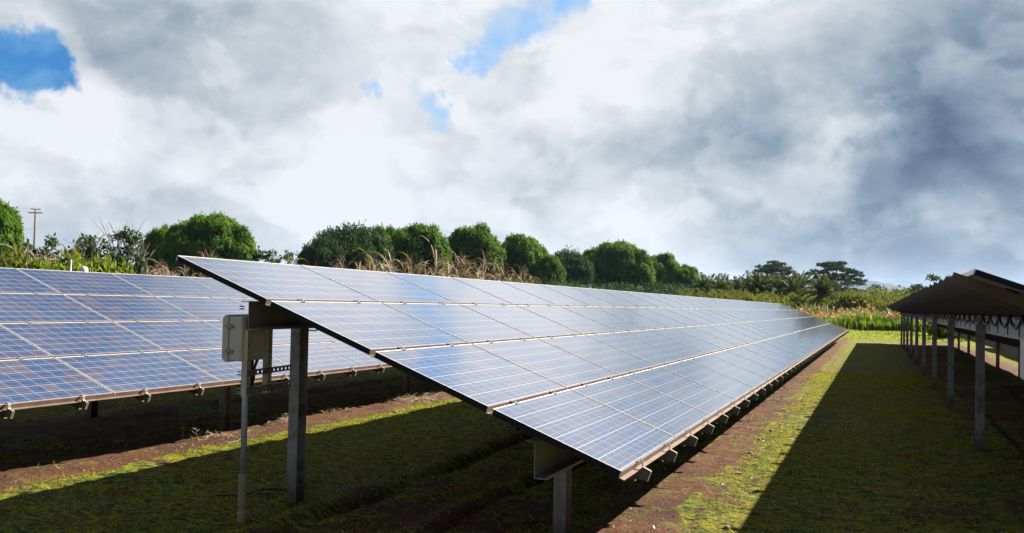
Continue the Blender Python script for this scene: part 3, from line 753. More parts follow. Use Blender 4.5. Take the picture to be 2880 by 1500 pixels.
def trunk_mb(h, r0, limbs=5, spread=2.5, seed=1, top=None):
    r = np.random.default_rng(seed); mb = MB(); hh = h * .45
    mb.tube([(0, 0, -.3), (0, 0, .2), (.05, .03, hh * .5), (.1, 0, hh)], [r0 * 1.5, r0 * 1.1, r0 * .9, r0 * .8], 10)
    for k in range(limbs):
        a = k * 2 * math.pi / limbs + r.random(); s = spread * (.6 + .4 * r.random())
        mb.tube([(.1, 0, hh * .9), (.1 + s * .4 * math.cos(a), s * .4 * math.sin(a), hh + (h - hh) * .35), (s * math.cos(a), s * math.sin(a), h * (.8 + .1 * r.random()))], [r0 * .55, r0 * .35, r0 * .12], 7)
    return mb
MANGO = []
for k in range(4):
    MANGO.append((crown_data('crown', mango_lobes(20 + k), M_MANGO, 0.36, 0.17, 13, 6, droop=.7, spread=.38, nj=.25, jitter=.04, core=.84, rr=np.random.default_rng(50 + k)), trunk_mb(7, .35, 6, 3, k).data('trunk', M_BARK, True)))
DARKM = []
for k in range(2):
    DARKM.append((crown_data('crown', mango_lobes(40 + k), M_DARKLEAF, 0.36, 0.17, 7.5, 6, droop=.2, core=.72, jitter=.22, rr=np.random.default_rng(60 + k)), trunk_mb(7, .35, 6, 3, k).data('trunk', M_BARK, True)))
def place_tree(name, protos, px, pytop, d, pw, label, cat, group=None, k=0, hbase=9.0, rbase=5.0, rot=None, flat=1.0):
    """crown about pw photo pixels wide, its top seen at pytop"""
    x, y = at(px, d); z = gzf(x, y); H = height_for(px, pytop, d) - z
    wid = span(px - pw * .53, px + pw * .53, d); sx_ = wid / (2.12 * rbase); sz_ = H / (hbase * .97)
    root = empty(name, (x, y, z - .05)); tag(root, label, cat, group)
    cr, tr = protos[k % len(protos)]
    M = Matrix.Rotation(rot if rot is not None else random.uniform(0, 6.28), 4, 'Z') @ Matrix.Diagonal((sx_, sx_ * flat, sz_, 1))
    link('crown', cr, root, M); link('trunk', tr, root, M)
    return root
G_M = 'round green trees in the line behind the panels'
for (px, py, d, pw, k, dark, lab) in [
    (-55, 538, 95, 228, 0, 0, 'tall green tree cut by the left edge of the photo'),
    (585, 594, 118, 225, 1, 0, 'broad bright green round tree standing alone at the left, right of the bushes'),
    (445, 634, 124, 95, 2, 0, 'small green crown against the left flank of the lone broad tree'),
    (985, 632, 112, 215, 1, 1, 'dark leafy tree with uneven crown, first of the middle group'),
    (905, 668, 108, 130, 0, 1, 'low dark tree on the left shoulder of the middle group'),
    (1062, 630, 128, 120, 3, 0, 'light green tree peeping between the dark leafy tree and the round one'),
    (1170, 618, 122, 165, 0, 0, 'round green tree, highest crown of the middle group'),
    (1330, 632, 128, 172, 2, 0, 'round green tree with a side bulge, right of the highest crown'),
    (1465, 655, 132, 150, 3, 0, 'green dome tree with a long right slope, behind the end of the dry cane'),
    (1545, 712, 128, 80, 1, 0, 'lower crown on the right skirt of the long sloped dome tree'),
    (1600, 704, 150, 118, 0, 1, 'smaller blue green tree between two bright domes'),
    (1728, 674, 158, 178, 1, 0, 'large green dome tree with small sky holes, right of the blue green tree'),
    (1855, 708, 172, 120, 3, 0, 'narrower green tree at the right end of the dome trees'),
    (1925, 745, 168, 90, 2, 0, 'low green tree, last before the palms'),
    (1985, 785, 150, 70, 1, 0, 'small round bush tree at the foot of the first palms')]:
    place_tree('mango_tree' if not dark else 'leafy_tree', DARKM if dark else MANGO, px, py, d, pw, lab, 'tree', G_M, k)

# scraggy dark trees at the left, with bare branches
def scraggy(px, pytop, d, pw, label, seed, bare=True, cols=(0, 0)):
    r = np.random.default_rng(seed); x, y = at(px, d); z = gzf(x, y); H = height_for(px, pytop, d) - z; W = span(px - pw / 2, px + pw / 2, d)
    root = empty('scraggy_tree', (x, y, z)); tag(root, label, 'tree', 'dark trees at the left')
    lobes = []
    for k in range(20):
        a = r.uniform(0, 6.28); q = r.uniform(0, .42) * W; hz = H * r.uniform(.30, .93); rad = W * r.uniform(.08, .15)
        lobes.append(((q * math.cos(a), q * math.sin(a), hz), (rad, rad, rad * .8)))
    lobes.append(((0, 0, H * .35), (W * .36, W * .36, H * .33)))
    link('crown', crown_data('crown', lobes, M_DARKLEAF, .28, .13, 14, 6, droop=.2, core=.6, jitter=.3, rr=r), root)
    mb = trunk_mb(H * .9, .16, 7, W * .33, seed)
    if bare:
        for k in range(9):
            a = r.uniform(0, 6.28); s = W * r.uniform(.05, .42); h0 = H * r.uniform(.35, .6)
            p = np.array([s * .3 * math.cos(a), s * .3 * math.sin(a), h0]); e = np.array([s * math.cos(a), s * math.sin(a), H * r.uniform(.75, .98)])
            mb.tube([p, (p + e) / 2 + r.normal(size=3) * .15, e], [.035, .022, .010], 5)
            for q in range(3):
                e2 = e + np.array([r.normal() * .5, r.normal() * .5, r.uniform(-.1, .5)]); mb.tube([(p + e) / 2 + (e - p) * .2 * q / 3, e2], [.02, .008], 4)
    link('trunk', mb.data('trunk', M_PALEBARK, True), root)
scraggy(262, 646, 60, 150, 'dark tree with round leaf clumps left of the bare branches', 5)
scraggy(338, 619, 62, 125, 'tallest dark tree at the left with bare twigs at its top', 6)
scraggy(222, 653, 66, 90, 'dark low tree with a leaning top near the utility pole', 8, False)
scraggy(388, 662, 58, 52, 'thin dark sapling between the bare twigs and the broad tree', 7)
scraggy(112, 662, 60, 100, 'dark bushy tree right below the utility pole', 9, False)
scraggy(768, 697, 62, 120, 'small dark bush in the gap of sky left of the middle group', 12, False)
scraggy(160, 690, 48, 120, 'dark shrub behind the leftmost dry cane', 13, False)
scraggy(700, 728, 90, 90, 'low bush right of the lone broad tree', 14, False)

# hedge of undergrowth below the trees
def thicket(name, pts, n, hgt, mat, leaf, wid, seed, kind='stuff', dens=5, width=3.0):
    r = np.random.default_rng(seed); Ls = []; P = np.array(pts, float)
    seg = np.linalg.norm(np.diff(P, axis=0), axis=1); cum = np.concatenate([[0], np.cumsum(seg)])
    for k in range(n):
        s = r.uniform(0, cum[-1]); x = np.interp(s, cum, P[:, 0]) + r.normal() * width; y = np.interp(s, cum, P[:, 1]) + r.normal() * width
        h = hgt * r.uniform(.6, 1.1); z = gzf(x, y); Ls.append(((x, y, z + h * .45), (h * r.uniform(.5, .9), h * r.uniform(.5, .9), h * .52)))
    me = crown_data(name, Ls, mat, leaf, wid, dens, 5, droop=.2, core=.7, jitter=.2, rr=r)
    return tag(link(name, me), kind=kind)
a = [at(-150, 60), at(200, 75), at(700, 90), at(1100, 95), at(1500, 112), at(1900, 145)]
thicket('undergrowth', a, 120, 3.6, M_DARKLEAF, .40, .18, 31, dens=5, width=2.5)
thicket('far_woodland', [at(1950, 330), at(2200, 420), at(2450, 520), at(2700, 560), at(3100, 560)], 130, 4.2, M_DARKLEAF, 1.5, .8, 32, dens=.6, width=18)

# palms
def palm(px, pytop, d, label, seed, lean=.3):
    r = np.random.default_rng(seed); x, y = at(px, d); z = gzf(x, y); H = height_for(px, pytop, d) - z
    root = empty('palm_tree', (x, y, z)); tag(root, label, 'palm tree', 'palms beyond the panels')
    hb = H * .60; th = r.uniform(0, 6.28); tx, ty = lean * math.cos(th), lean * math.sin(th)
    mb = MB(); mb.tube([(0, 0, -.3), (tx * .3, ty * .3, hb * .5), (tx, ty, hb)], [.22, .16, .13], 8); mb.build('trunk', M_BARK, root, smooth=True)
    Q = []; mi = []; nf = 24; FL = H * .46
    for k in range(nf):
        az = k * 2.39996 + r.normal() * .1; el0 = R(86 - 112 * (k / nf)) + r.normal() * .08; n = 10
        p = np.array([tx, ty, hb]); ds = FL * r.uniform(.85, 1.1) / n; el = el0; dry = k > nf - 5 and r.random() < .8
        for q in range(n):
            dvec = np.array([math.cos(el) * math.cos(az), math.cos(el) * math.sin(az), math.sin(el)]); p2 = p + dvec * ds
            side = np.array([-math.sin(az), math.cos(az), 0]); ll = FL * .26 * math.sin(math.pi * min(1, (q + 1.2) / (n + 1.5))) ** .6
            for s_ in (-1, 1):
                for u_ in (0, .33, .66):
                    b0 = p + dvec * ds * u_; dd = unit(side * s_ * .8 + dvec * .45 + np.array([0, 0, -.45]) + r.normal(size=3) * .08)
                    Q.append(leaf_quads(b0[None], dd[None], np.cross(dd, dvec)[None], ll, .15 * H / 6)[0]); mi.append(1 if dry else 0)
            Q.append(np.array([p - side * .03, p2 - side * .03, p2 + side * .03, p + side * .03])); mi.append(1 if dry else 0)
            p = p2; el -= (.05 + .030 * q) * (.35 + k / nf)
    link('frond', quads('frond', np.array(Q), [M_PALM, M_PALMDRY], mi), root)
palms = [(1983, 768, 130, 'first palm beside the last green dome tree'), (2022, 772, 122, 'second palm from the left, upright spiky crown'), (2052, 785, 128, 'short palm between the second and the fourth, low drooping crown'),
         (2082, 776, 118, 'fourth palm from the left, with open fan crown'), (2110, 768, 126, 'fifth palm from the left, left of the wide flat tree trunk'), (2142, 764, 118, 'palm in front of the left flat topped tree'),
         (2170, 772, 128, 'palm right behind the centre of the left flat topped tree foot'), (2200, 770, 120, 'palm under the right end of the left flat topped tree'), (2228, 778, 112, 'short palm with yellow lower fronds between the flat topped trees'),
         (2252, 760, 116, 'tall palm in the sky gap between the two large flat topped trees'), (2306, 768, 92, 'nearest palm, in front of the right flat topped tree, yellow lower fronds'), (2340, 790, 120, 'low palm at the foot of the right flat topped tree')]
for k, (px, py, d, lab) in enumerate(palms): palm(px, py, d, lab, 100 + k)

# monkeypod trees: thin flat layers on spreading limbs
def monkeypod(px, pytop, d, pw, label, seed, hfrac=.62, dens=5.0):
    r = np.random.default_rng(seed); x, y = at(px, d); z = gzf(x, y); H = height_for(px, pytop, d) - z; W = span(px - pw / 2, px + pw / 2, d)
    root = empty('monkeypod_tree', (x, y, z)); tag(root, label, 'tree', 'flat topped trees on the skyline')
    mb = MB(); mb.tube([(0, 0, -.4), (.1, 0, H * .2), (0, .1, H * .32)], [.55, .42, .38], 9)
    Ls = []; n = 70
    for k in range(n):
        a = k * 2.39996; f = math.sqrt((k + .5) / n); q = f * W * .5
        zt = H * (1 - .50 * f ** 2.4) - H * .03; zt -= (r.random() < .38 + .3 * f) * r.uniform(.10, .36) * H * (.45 + f * .6)
        zt = max(zt, H * .36)
        c = np.array([q * math.cos(a), q * math.sin(a), zt]); rad = W * r.uniform(.05, .10)
        Ls.append((c, (rad, rad, rad * .16)))
        if k % 3 == 0:
            mid_ = np.array([c[0] * .45, c[1] * .45, H * .32 + (zt - H * .32) * .6]); mb.tube([(0, .1, H * .28), mid_, c], [.22, .14, .04], 6)
    mb.build('trunk', M_BARK, root, smooth=True)
    link('crown', crown_data('crown', Ls, M_PODLEAF, .42, .22, dens * 1.5, 6, droop=-.05, core=.55, jitter=.12, spread=.6, rr=r), root)
monkeypod(2175, 734, 235, 142, 'left of the two large flat topped trees, seen above the palms', 1)
monkeypod(2345, 734, 225, 172, 'right and larger of the flat topped trees, with layered crown reaching low', 2)
monkeypod(2463, 800, 330, 56, 'small far flat topped tree against the distant hill', 3, dens=3)

# leafy branches that rise behind the high edge of the right row
scr_pts = [(2598, 800, 46), (2632, 796, 46), (2680, 775, 46)]
def sprig_tree(px, pytop, d, label, seed):
    r = np.random.default_rng(seed); x, y = at(px, d); z = gzf(x, y); H = height_for(px, pytop, d) - z
    root = empty('branching_tree', (x, y, z)); tag(root, label, 'tree', 'trees behind the right row')
    mb = MB(); mb.tube([(0, 0, -.3), (.1, 0, H * .5), (0, 0, H * .8)], [.16, .12, .06], 7); Ls = []
    for k in range(12):
        a = r.uniform(0, 6.28); s = r.uniform(.4, 2.0); e = np.array([s * math.cos(a), s * math.sin(a), H * r.uniform(.72, .97)])
        mb.tube([(0, 0, H * r.uniform(.4, .7)), e * .8, e], [.05, .03, .01], 5); rad = r.uniform(.18, .38); Ls.append((e, (rad, rad, rad * .5)))
    mb.build('trunk', M_BARK, root, smooth=True)
    link('crown', crown_data('crown', Ls, M_DARKLEAF, .22, .10, 30, 6, droop=.1, core=0, jitter=.3, rr=r), root)
sprig_tree(2612, 800, 82, 'sparse tree showing twigs over the far end of the right row', 3)
sprig_tree(2680, 776, 74, 'sparse tree showing twigs over the middle of the right row', 4)

# shrubs beyond the flower bed
SHR = []
for k in range(4):
    r = np.random.default_rng(200 + k); Ls = [((r.normal() * .7, r.normal() * .7, r.uniform(.5, 1.6)), (r.uniform(.45, .8),) * 2 + (r.uniform(.4, .7),)) for _ in range(13)]
    SHR.append((crown_data('foliage', Ls, M_BUSH, .30, .15, 16, 6, droop=-.1, core=.6, jitter=.3, rr=r), trunk_mb(1.6, .06, 5, .8, k).data('stem', M_BARK)))
def shrub(px, pytop, d, pw, label, k, group, protos=SHR, name='shrub', base=3.0):
    x, y = at(px, d); z = gzf(x, y); H = height_for(px, pytop, d) - z; W = span(px - pw / 2, px + pw / 2, d)
    root = empty(name, (x, y, z - .03)); tag(root, label, 'shrub', group)
    M = Matrix.Rotation(k * 1.3, 4, 'Z') @ Matrix.Diagonal((W / base, W / base, H / 2.15, 1))
    cr, st = protos[k % len(protos)]; link('foliage', cr, root, M); link('stem', st, root, M)
ordn = ['first', 'second', 'third', 'fourth', 'fifth', 'sixth', 'seventh', 'eighth', 'ninth', 'tenth', 'eleventh', 'twelfth', 'thirteenth', 'fourteenth', 'fifteenth', 'sixteenth', 'seventeenth', 'eighteenth', 'nineteenth', 'twentieth']
r = np.random.default_rng(77)
shx = np.linspace(1985, 2590, 17)
for k, px in enumerate(shx):
    py = 846 - (6 if k % 2 else -2) + r.normal() * 3 - (8 if 9 <= k <= 12 else 0)
    shrub(px, py, 92 + r.uniform(-3, 3), 78, 'yellow green shrub, %s from the left in the band behind the flower bed' % ordn[k], k, 'yellow green shrubs behind the flower bed')
thicket('low_scrub', [at(1930, 106), at(2300, 112), at(2700, 118)], 90, 2.75, M_BUSH, .32, .17, 61, dens=7, width=3.0)
thicket('scrub_field', [at(2350, 170), at(2800, 190)], 60, 4.0, M_BUSH, .5, .3, 62, dens=4, width=9.0)
for k, (px, py, d, pw) in enumerate(((2645, 905, 66, 46), (2705, 905, 66, 60), (2760, 925, 64, 60))):
    shrub(px, py, d, pw, 'dark low shrub seen between the posts of the right row, %s from the left' % ordn[k], k, 'dark shrubs seen between the posts')

# flower bed: strap leaves with orange blooms, and the grey seed grass behind
def strap_bed(name, x0, x1, y0, y1, n, hgt, wid, mats, seed, bloom=0.0, up=.9, bloomh=1.15, dens_fn=None, mixat=.38):
    r = np.random.default_rng(seed); Q = []; mi = []
    X_ = r.uniform(x0, x1, n); Y_ = r.uniform(y0, y1, n)
    if dens_fn is not None:
        keep = dens_fn(X_, Y_, r); X_, Y_ = X_[keep], Y_[keep]
    Z_ = gz(X_, Y_)
    for x, y, z in zip(X_, Y_, Z_):
        a = r.uniform(0, 6.28); h = hgt * r.uniform(.55, 1.15) * (.95 + .75 * float(vnoise(np.array([x / 1.1]), np.array([y / 1.6]), 55)[0])); o = np.array([math.cos(a), math.sin(a), 0]) * h * r.uniform(.15, .75); s = np.array([-math.sin(a), math.cos(a), 0]) * wid * r.uniform(.6, 1.2)
        b0 = np.array([x, y, z]); p1 = b0 + o * .45 + np.array([0, 0, h * .68]); p2 = b0 + o + np.array([0, 0, h * up])
        Q.append(np.array([b0 - s * .4, b0 + s * .4, p1 + s, p1 - s])); Q.append(np.array([p1 - s, p1 + s, p2 + s * .15, p2 - s * .15]))
        mm = 1 if (len(mats) > 1 and vnoise(np.array([x / 3.5]), np.array([y / 1.2]), 5)[0] + r.normal() * .25 > mixat) else 0; mi += [mm, mm]
        if bloom and r.random() < bloom:
            hz = max(h, hgt * .7) * bloomh * r.uniform(.85, 1.15); c = b0 + np.array([0, 0, hz])
            for q in range(5):
                aa = r.uniform(0, 6.28); d = np.array([math.cos(aa), math.sin(aa), r.uniform(.1, .9)]); d /= np.linalg.norm(d); ss = unit(np.cross(d, r.normal(size=3)))
                L = r.uniform(.09, .17); cc = c + r.normal(size=3) * .05; Q.append(np.array([cc, cc + d * L * .5 + ss * .04, cc + d * L, cc + d * L * .5 - ss * .04])); mi.append(2)
    return tag(link(name, quads(name, np.array(Q), mats, mi)), kind='stuff')
def clumpy(X_, Y_, r): return (fbm(X_ / 1.3, Y_ / 1.3, 17, 2) + r.normal(size=len(X_)) * .15) > -0.22
strap_bed('flower_bed', -6.5, 24, 71.5, 79, 15000, 1.15, .055, [M_LILY, M_LILYY, M_ORANGE], 5, bloom=.0, dens_fn=clumpy)
strap_bed('orange_flowers', -6.5, 24, 73.5, 81, 6500, 1.5, .03, [M_LILY, M_LILY, M_ORANGE], 6, bloom=.17, bloomh=.95, dens_fn=clumpy)
strap_bed('seed_grass', -14, 28, 80.5, 87, 16000, 1.95, .030, [M_SEDGE, M_BUSH], 7, up=.9, mixat=.02)
strap_bed('lawn', -6, 22, 54.5, 72, 26000, .13, .02, [M_BLADE, M_BLADE], 8, up=.95)

# dry cane behind the left row
def cane(x, y, H, label, seed, straw=.6, nst=4, width=.8, olive=.2):
    r = np.random.default_rng(seed); z = gzf(x, y); Q = []; mi = []
    root = empty('cane_clump', (x, y, z)); tag(root, label, 'cane', 'dry cane behind the panels')
    st = MB()
    for k in range(nst):
        bx, by = r.normal() * width * .35, r.normal() * width * .35; h = H * r.uniform(.55, .88); lx, ly = r.normal() * .15, r.normal() * .15
        st.tube([(bx, by, -.1), (bx + lx * .5, by + ly * .5, h * .5), (bx + lx, by + ly, h)], [.016, .014, .008], 5)
        nl = 15
        for q in range(nl):
            f = .22 + .78 * (q + r.random()) / nl; p = np.array([bx + lx * f, by + ly * f, h * f]); a = r.uniform(0, 6.28); el = R(r.uniform(55, 86)); L = H * r.uniform(.18, .36)
            mat = 0 if r.random() < straw else (2 if r.random() < olive + .25 * (f < .45) else 1)
            n = 7; ds = L / n; w0 = r.uniform(.018, .036); curl = r.uniform(.22, .62)
            side = np.array([-math.sin(a), math.cos(a), 0]) + r.normal(size=3) * .2; side /= np.linalg.norm(side)
            for s in range(n):
                d = np.array([math.cos(el) * math.cos(a), math.cos(el) * math.sin(a), math.sin(el)]); p2 = p + d * ds
                wa = w0 * (1 - (s / n) ** 2 * .9); wb = w0 * (1 - ((s + 1) / n) ** 2 * .95)
                Q.append(np.array([p - side * wa, p + side * wa, p2 + side * wb, p2 - side * wb])); mi.append(mat); p = p2; el -= curl * (.5 + s * .12); side = unit(side + r.normal(size=3) * .15)
        for q in range(2):   # stiff plume leaf at the top
            a = r.uniform(0, 6.28); side = np.array([-math.sin(a), math.cos(a), 0]) * .02; p = np.array([bx + lx, by + ly, h]); e = p + np.array([r.normal() * .12, r.normal() * .12, H * r.uniform(.08, .18)])
            Q.append(np.array([p - side, p + side, e + side * .2, e - side * .2])); mi.append(1)
    link('leaf', quads('leaf', np.array(Q), [M_STRAW, M_PURPLE, M_OLIVE], mi), root)
    st.build('stalk', M_PURPLE, root)
cl = []   # (px, top py, distance)
for px, py in ((62, 702), (85, 684), (112, 692), (140, 722), (165, 664), (190, 692), (212, 706), (228, 722), (30, 728), 
               (372, 742), (395, 728), (420, 735), (447, 725), (470, 722), (492, 730), (512, 742), (350, 752), (535, 745), (555, 690), (602, 694), (575, 712),
               (640, 714), (733, 705), (738, 722), (770, 716), (815, 700), (822, 712), (846, 718), (880, 720), (955, 700), (966, 712), (1003, 722),
               (1040, 712), (1062, 702), (1080, 705), (1112, 704), (1130, 716), (1165, 710), (1195, 700), (1212, 715), (1238, 706), (1255, 682), (1272, 690), (1290, 706), (1310, 712),
               (1330, 716), (1352, 708), (1376, 712), (1400, 732), (1430, 716), (1445, 740), (1490, 752), (1500, 760), (1225, 735), (1150, 735), (1340, 742), (1262, 730), (1080, 735), (1460, 752)):
    az = math.atan2(*(at(px, 10)[q] - CAM[q] for q in (0, 1))); xl = -16.5 + ((px * 7919) % 37 - 18) / 14
    d = (CAM[0] - xl) / -math.sin(az); cl.append((px, py, d))
cl = [(a, b - 16 if a < 230 else b, c) for a, b, c in cl]; cl.sort()
small = ['one', 'two', 'three', 'four', 'five', 'six', 'seven', 'eight', 'nine', 'ten']
def nth(i):
    tens = ['', '', 'twenty', 'thirty', 'forty', 'fifty', 'sixty']; i += 1
    if i <= 20: return ordn[i - 1]
    if i % 10 == 0: return tens[i // 10][:-1] + 'ieth'
    return tens[i // 10] + ' ' + ordn[i % 10 - 1]
for i, (px, py, d) in enumerate(cl):
    x, y = at(px, d); H = height_for(px, py, d) - gzf(x, y)
    spiky = px in (733, 738, 815, 822, 880, 555, 602)
    cane(x, y, H, 'clump of dry drooping cane leaves, %s from the left above the panels' % nth(i), 300 + i, .15 if spiky else .50, 2 if spiky else 5, .35 if spiky else .8, .42)

# leafy green shrubs and pipes above the left row
BSH = []
for k in range(3):
    r = np.random.default_rng(240 + k); Ls = [((r.normal() * .26, r.normal() * .26, r.uniform(.4, 1.95)), (r.uniform(.18, .30),) * 3) for _ in range(20)]
    BSH.append((crown_data('foliage', Ls, M_SHRUB, .15, .085, 90, 4, droop=.15, core=.6, jitter=.3, rr=r), trunk_mb(1.6, .03, 6, .6, k).data('stem', M_BARK)))
for k, (px, py, d, pw, lab) in enumerate(((142, 735, 19, 66, 'bright green leafy shrub left of the white pipe'), (178, 738, 19.5, 60, 'bright green leafy shrub right behind the white pipe'),
        (212, 712, 20, 50, 'tallest bright green shrub, between the white pipe and the vent cap'), (262, 735, 19, 66, 'bright green leafy shrub right of the vent cap'),
        (300, 733, 19.5, 66, 'bright green leafy shrub, second right of the vent cap'), (333, 742, 20, 46, 'bright green leafy shrub at the right end, next to dry cane'))):
    shrub(px, py, d, pw * 1.7, lab, k, 'bright green shrubs above the left row', BSH, 'leafy_shrub', 1.25)
for k, (px, py, d, pw) in enumerate(((0, 747, 22, 200), (-70, 730, 24, 220))):
    shrub(px, py, d, pw, ['dull green shrub under the tall tree at the left edge', 'dull green shrub cut by the left edge'][k], k, 'dull shrubs at the left edge')
x, y = at(196, 16.0); z = gzf(x, y); h = height_for(196, 731, 16.0)
mb = MB(); mb.tube([(0, 0, -.1), (0, 0, h - z - .01), (0, 0, h - z)], [.016, .016, .012], 12)
root = empty('vent_pipe', (x, y, z)); tag(root, 'thin white upright pipe among the green shrubs above the left row', 'pipe')
mb.build('pipe', M_WHITE, root, smooth=True); mb = MB(); mb.tube([(0, 0, h - z - .10), (0, 0, h - z + .003)], .019, 12); mb.build('cap', M_WHITE, root)
x, y = at(235, 16.5); z = gzf(x, y); h = height_for(235, 750, 16.5)
root = empty('roof_vent', (x, y, z)); tag(root, 'round white vent cap showing above the left row among green shrubs', 'vent')
mb = MB(); mb.tube([(0, 0, -.1), (0, 0, h - z - .10)], .03, 14); mb.build('pipe', M_WHITE, root, smooth=True)
mb = MB(); mb.tube([(0, 0, h - z - .17), (0, 0, h - z - .06), (0, 0, h - z - .02), (0, 0, h - z)], [.062, .062, .05, .02], 16); mb.build('cap', M_WHITE, root, smooth=True)

# utility pole with its wires
d = 150; x, y = at(92, d); z = gzf(x, y); H = height_for(92, 587, d) - z
root = empty('utility_pole', (x, y, z)); tag(root, 'wooden utility pole with two crossarms at the left skyline', 'utility pole')
ax = np.array([RT[0], RT[1], 0]); ax /= np.linalg.norm(ax); ax2 = np.array([ax[0] * .8 - ax[1] * .6, ax[1] * .8 + ax[0] * .6, 0])
mb = MB(); mb.tube([(0, 0, -.5), (0, 0, H)], [.19, .13], 10); mb.build('pole', M_POLE, root, smooth=True)
for zz_, wd, aa in ((H - .08, 1.35, ax2), (H - .62, 2.1, ax)):
    mb = MB(); mb.tube([-aa * wd * .5 * 1.0 + np.array([0, 0, zz_]), aa * wd * .5 + np.array([0, 0, zz_])], .085, 6); arm = mb.build('crossarm', M_POLE, root)
    ins = MB()
    for q in (-.46, -.2, .2, .46): p = aa * wd * q + np.array([0, 0, zz_ + .08]); ins.tube([p, p + np.array([0, 0, .16])], [.05, .035], 6)
    ins.build('insulator', M_GALV, arm)
for k, (zo, q) in enumerate(((H - .02, -.6), (H - .5, -.9), (H - 3.0, 0))):
    mb = MB(); p0 = np.array([x, y, z + zo]) + ax * q; p1 = p0 + np.array([-60, -25, 1.0]); pts = [p0 + (p1 - p0) * f + np.array([0, 0, -1.2 * 4 * f * (1 - f)]) for f in np.linspace(0, 1, 12)]
    mb.tube(pts, .012, 4); tag(mb.build('power_line', M_CABLE), ['topmost wire running left from the utility pole', 'middle wire running left from the utility pole', 'lowest wire running left from the utility pole'][k], 'wire', 'wires of the utility pole')

# ------------------------------------------------------------------ things lying on the ground
def ground_pt(px, py):
    dct = ray(px, py); t_ = (CAM[2] + .76) / -dct[2]
    for _ in range(6): p = CAM + dct * t_; t_ *= (CAM[2] - gzf(p[0], p[1])) / (CAM[2] - p[2])
    return CAM + dct * t_
def twig_heap(px, py, size, n, label, seed):
    r = np.random.default_rng(seed); p = ground_pt(px, py); mb = MB()
    for k in range(n):
        a = r.uniform(0, 6.28); c = r.normal(size=2) * size * .4; L = size * r.uniform(.2, .6); h0 = r.uniform(.0, .03); h1 = r.uniform(0, .09)
        s = np.array([c[0], c[1], h0]); e = s + np.array([math.cos(a) * L, math.sin(a) * L, h1]); mid_ = (s + e) / 2 + r.normal(size=3) * L * .12; mid_[2] = abs(mid_[2])
        mb.tube([s, mid_, e], [.003, .0025, .0012], 4)
    o = mb.build('dry_root_tuft', M_TWIG); o.location = (p[0], p[1], gzf(p[0], p[1])); tag(o, label, 'dry tuft', 'dry grass roots on the red soil')
for k, (px, py, s, n, lab) in enumerate(((1165, 1128, .55, 110, 'tangle of pale dry roots on the red soil strip below the front row'), (1265, 1115, .45, 70, 'pale dry roots half hidden by the black edge of the front row'),
        (790, 1185, .35, 40, 'pale dry twigs on the red soil left of the tall front post'), (670, 1235, .3, 30, 'pale dry twigs on the soil strip beside the conduit'), (590, 1230, .3, 26, 'pale broken twigs left of the conduit'),
        (2200, 1128, .4, 60, 'tuft of pale dry grass on the sunlit moss beside the front row'), (930, 1160, .35, 30, 'few pale dry stalks between the tall post and the root tangle'), (350, 1250, .3, 22, 'few dry stalks on the soil strip at the left'))):
    twig_heap(px, py, s, n, lab, 400 + k)
def weed(px, py, top, label, seed):
    r = np.random.default_rng(seed); p = ground_pt(px, py); mb = MB(); d = math.hypot(p[0] - CAM[0], p[1] - CAM[1]); H = (py - top) / FPX * d
    for k in range(3): mb.tube([(0, 0, 0), (.01 * k, .01, H * .5), (r.normal() * .03, r.normal() * .03, H * (1 - .15 * k))], [.003, .003, .002], 4)
    for k in range(8): z_ = H * r.uniform(.6, 1); mb.tube([(0, 0, z_), (r.normal() * .02, r.normal() * .02, z_ + .02)], [.006, .002], 4)
    o = mb.build('weed_stalk', M_TWIG); o.location = (p[0], p[1], gzf(p[0], p[1])); tag(o, label, 'weed', 'dry weeds under the left row')
weed(511, 1240, 1196, 'dry seeding weed stalk, left one of the pair under the left row', 1); weed(551, 1243, 1206, 'dry seeding weed stalk, right one of the pair under the left row', 2)
def fallen(px, py, s, label, seed):
    r = np.random.default_rng(seed); p = ground_pt(px, py); n = 7; mb = MB(); a = r.uniform(0, 6.28)
    for k in range(n):
        f0, f1 = k / n, (k + 1) / n
        def pt(f, w): return (s * (f - .5) * math.cos(a) - w * math.sin(a), s * (f - .5) * math.sin(a) + w * math.cos(a), .008 + .25 * s * (f - .5) ** 2 + abs(w) * .3)
        w0 = s * .22 * math.sin(math.pi * f0) ** .7; w1 = s * .22 * math.sin(math.pi * f1) ** .7
        mb.poly([pt(f0, -w0), pt(f1, -w1), pt(f1, 0), pt(f0, 0)]); mb.poly([pt(f0, 0), pt(f1, 0), pt(f1, w1), pt(f0, w0)])
    o = mb.build('fallen_leaf', M_DRYLEAF, smooth=True); o.location = (p[0], p[1], gzf(p[0], p[1])); tag(o, label, 'leaf', 'fallen leaves')
fallen(2078, 1332, .10, 'curled orange fallen leaf on the sunlit moss, nearest the camera', 1); fallen(2150, 1118, .13, 'pale fallen leaf on the red soil beside the low panel edge', 2)
fallen(2228, 1238, .12, 'pale fallen leaf on the moss near the shadow edge', 3); fallen(2205, 1155, .10, 'brown fallen leaf in the middle of the sunlit strip', 4)
def stone(px, py, s, label, seed):
    r = np.random.default_rng(seed); p = ground_pt(px, py); v, f = blob_core((0, 0, s * .2), (s, s * .8, s * .6), 5); v = np.array(v); v *= 1 + r.normal(size=(len(v), 1)) * .05
    mb = MB(); mb.v = [tuple(q) for q in v]; mb.f = f; mb.m = [0] * len(f); o = mb.build('stone', M_STONE, smooth=True); o.location = (p[0], p[1], gzf(p[0], p[1])); tag(o, label, 'stone', 'small stones')
stone(2168, 1213, .035, 'dark stone on the brown line in the sunlit moss', 1); stone(2135, 1238, .03, 'small grey stone just below the dark stone', 2); stone(1112, 1162, .035, 'dark stone on the bright moss left of the pale root tangle', 3)
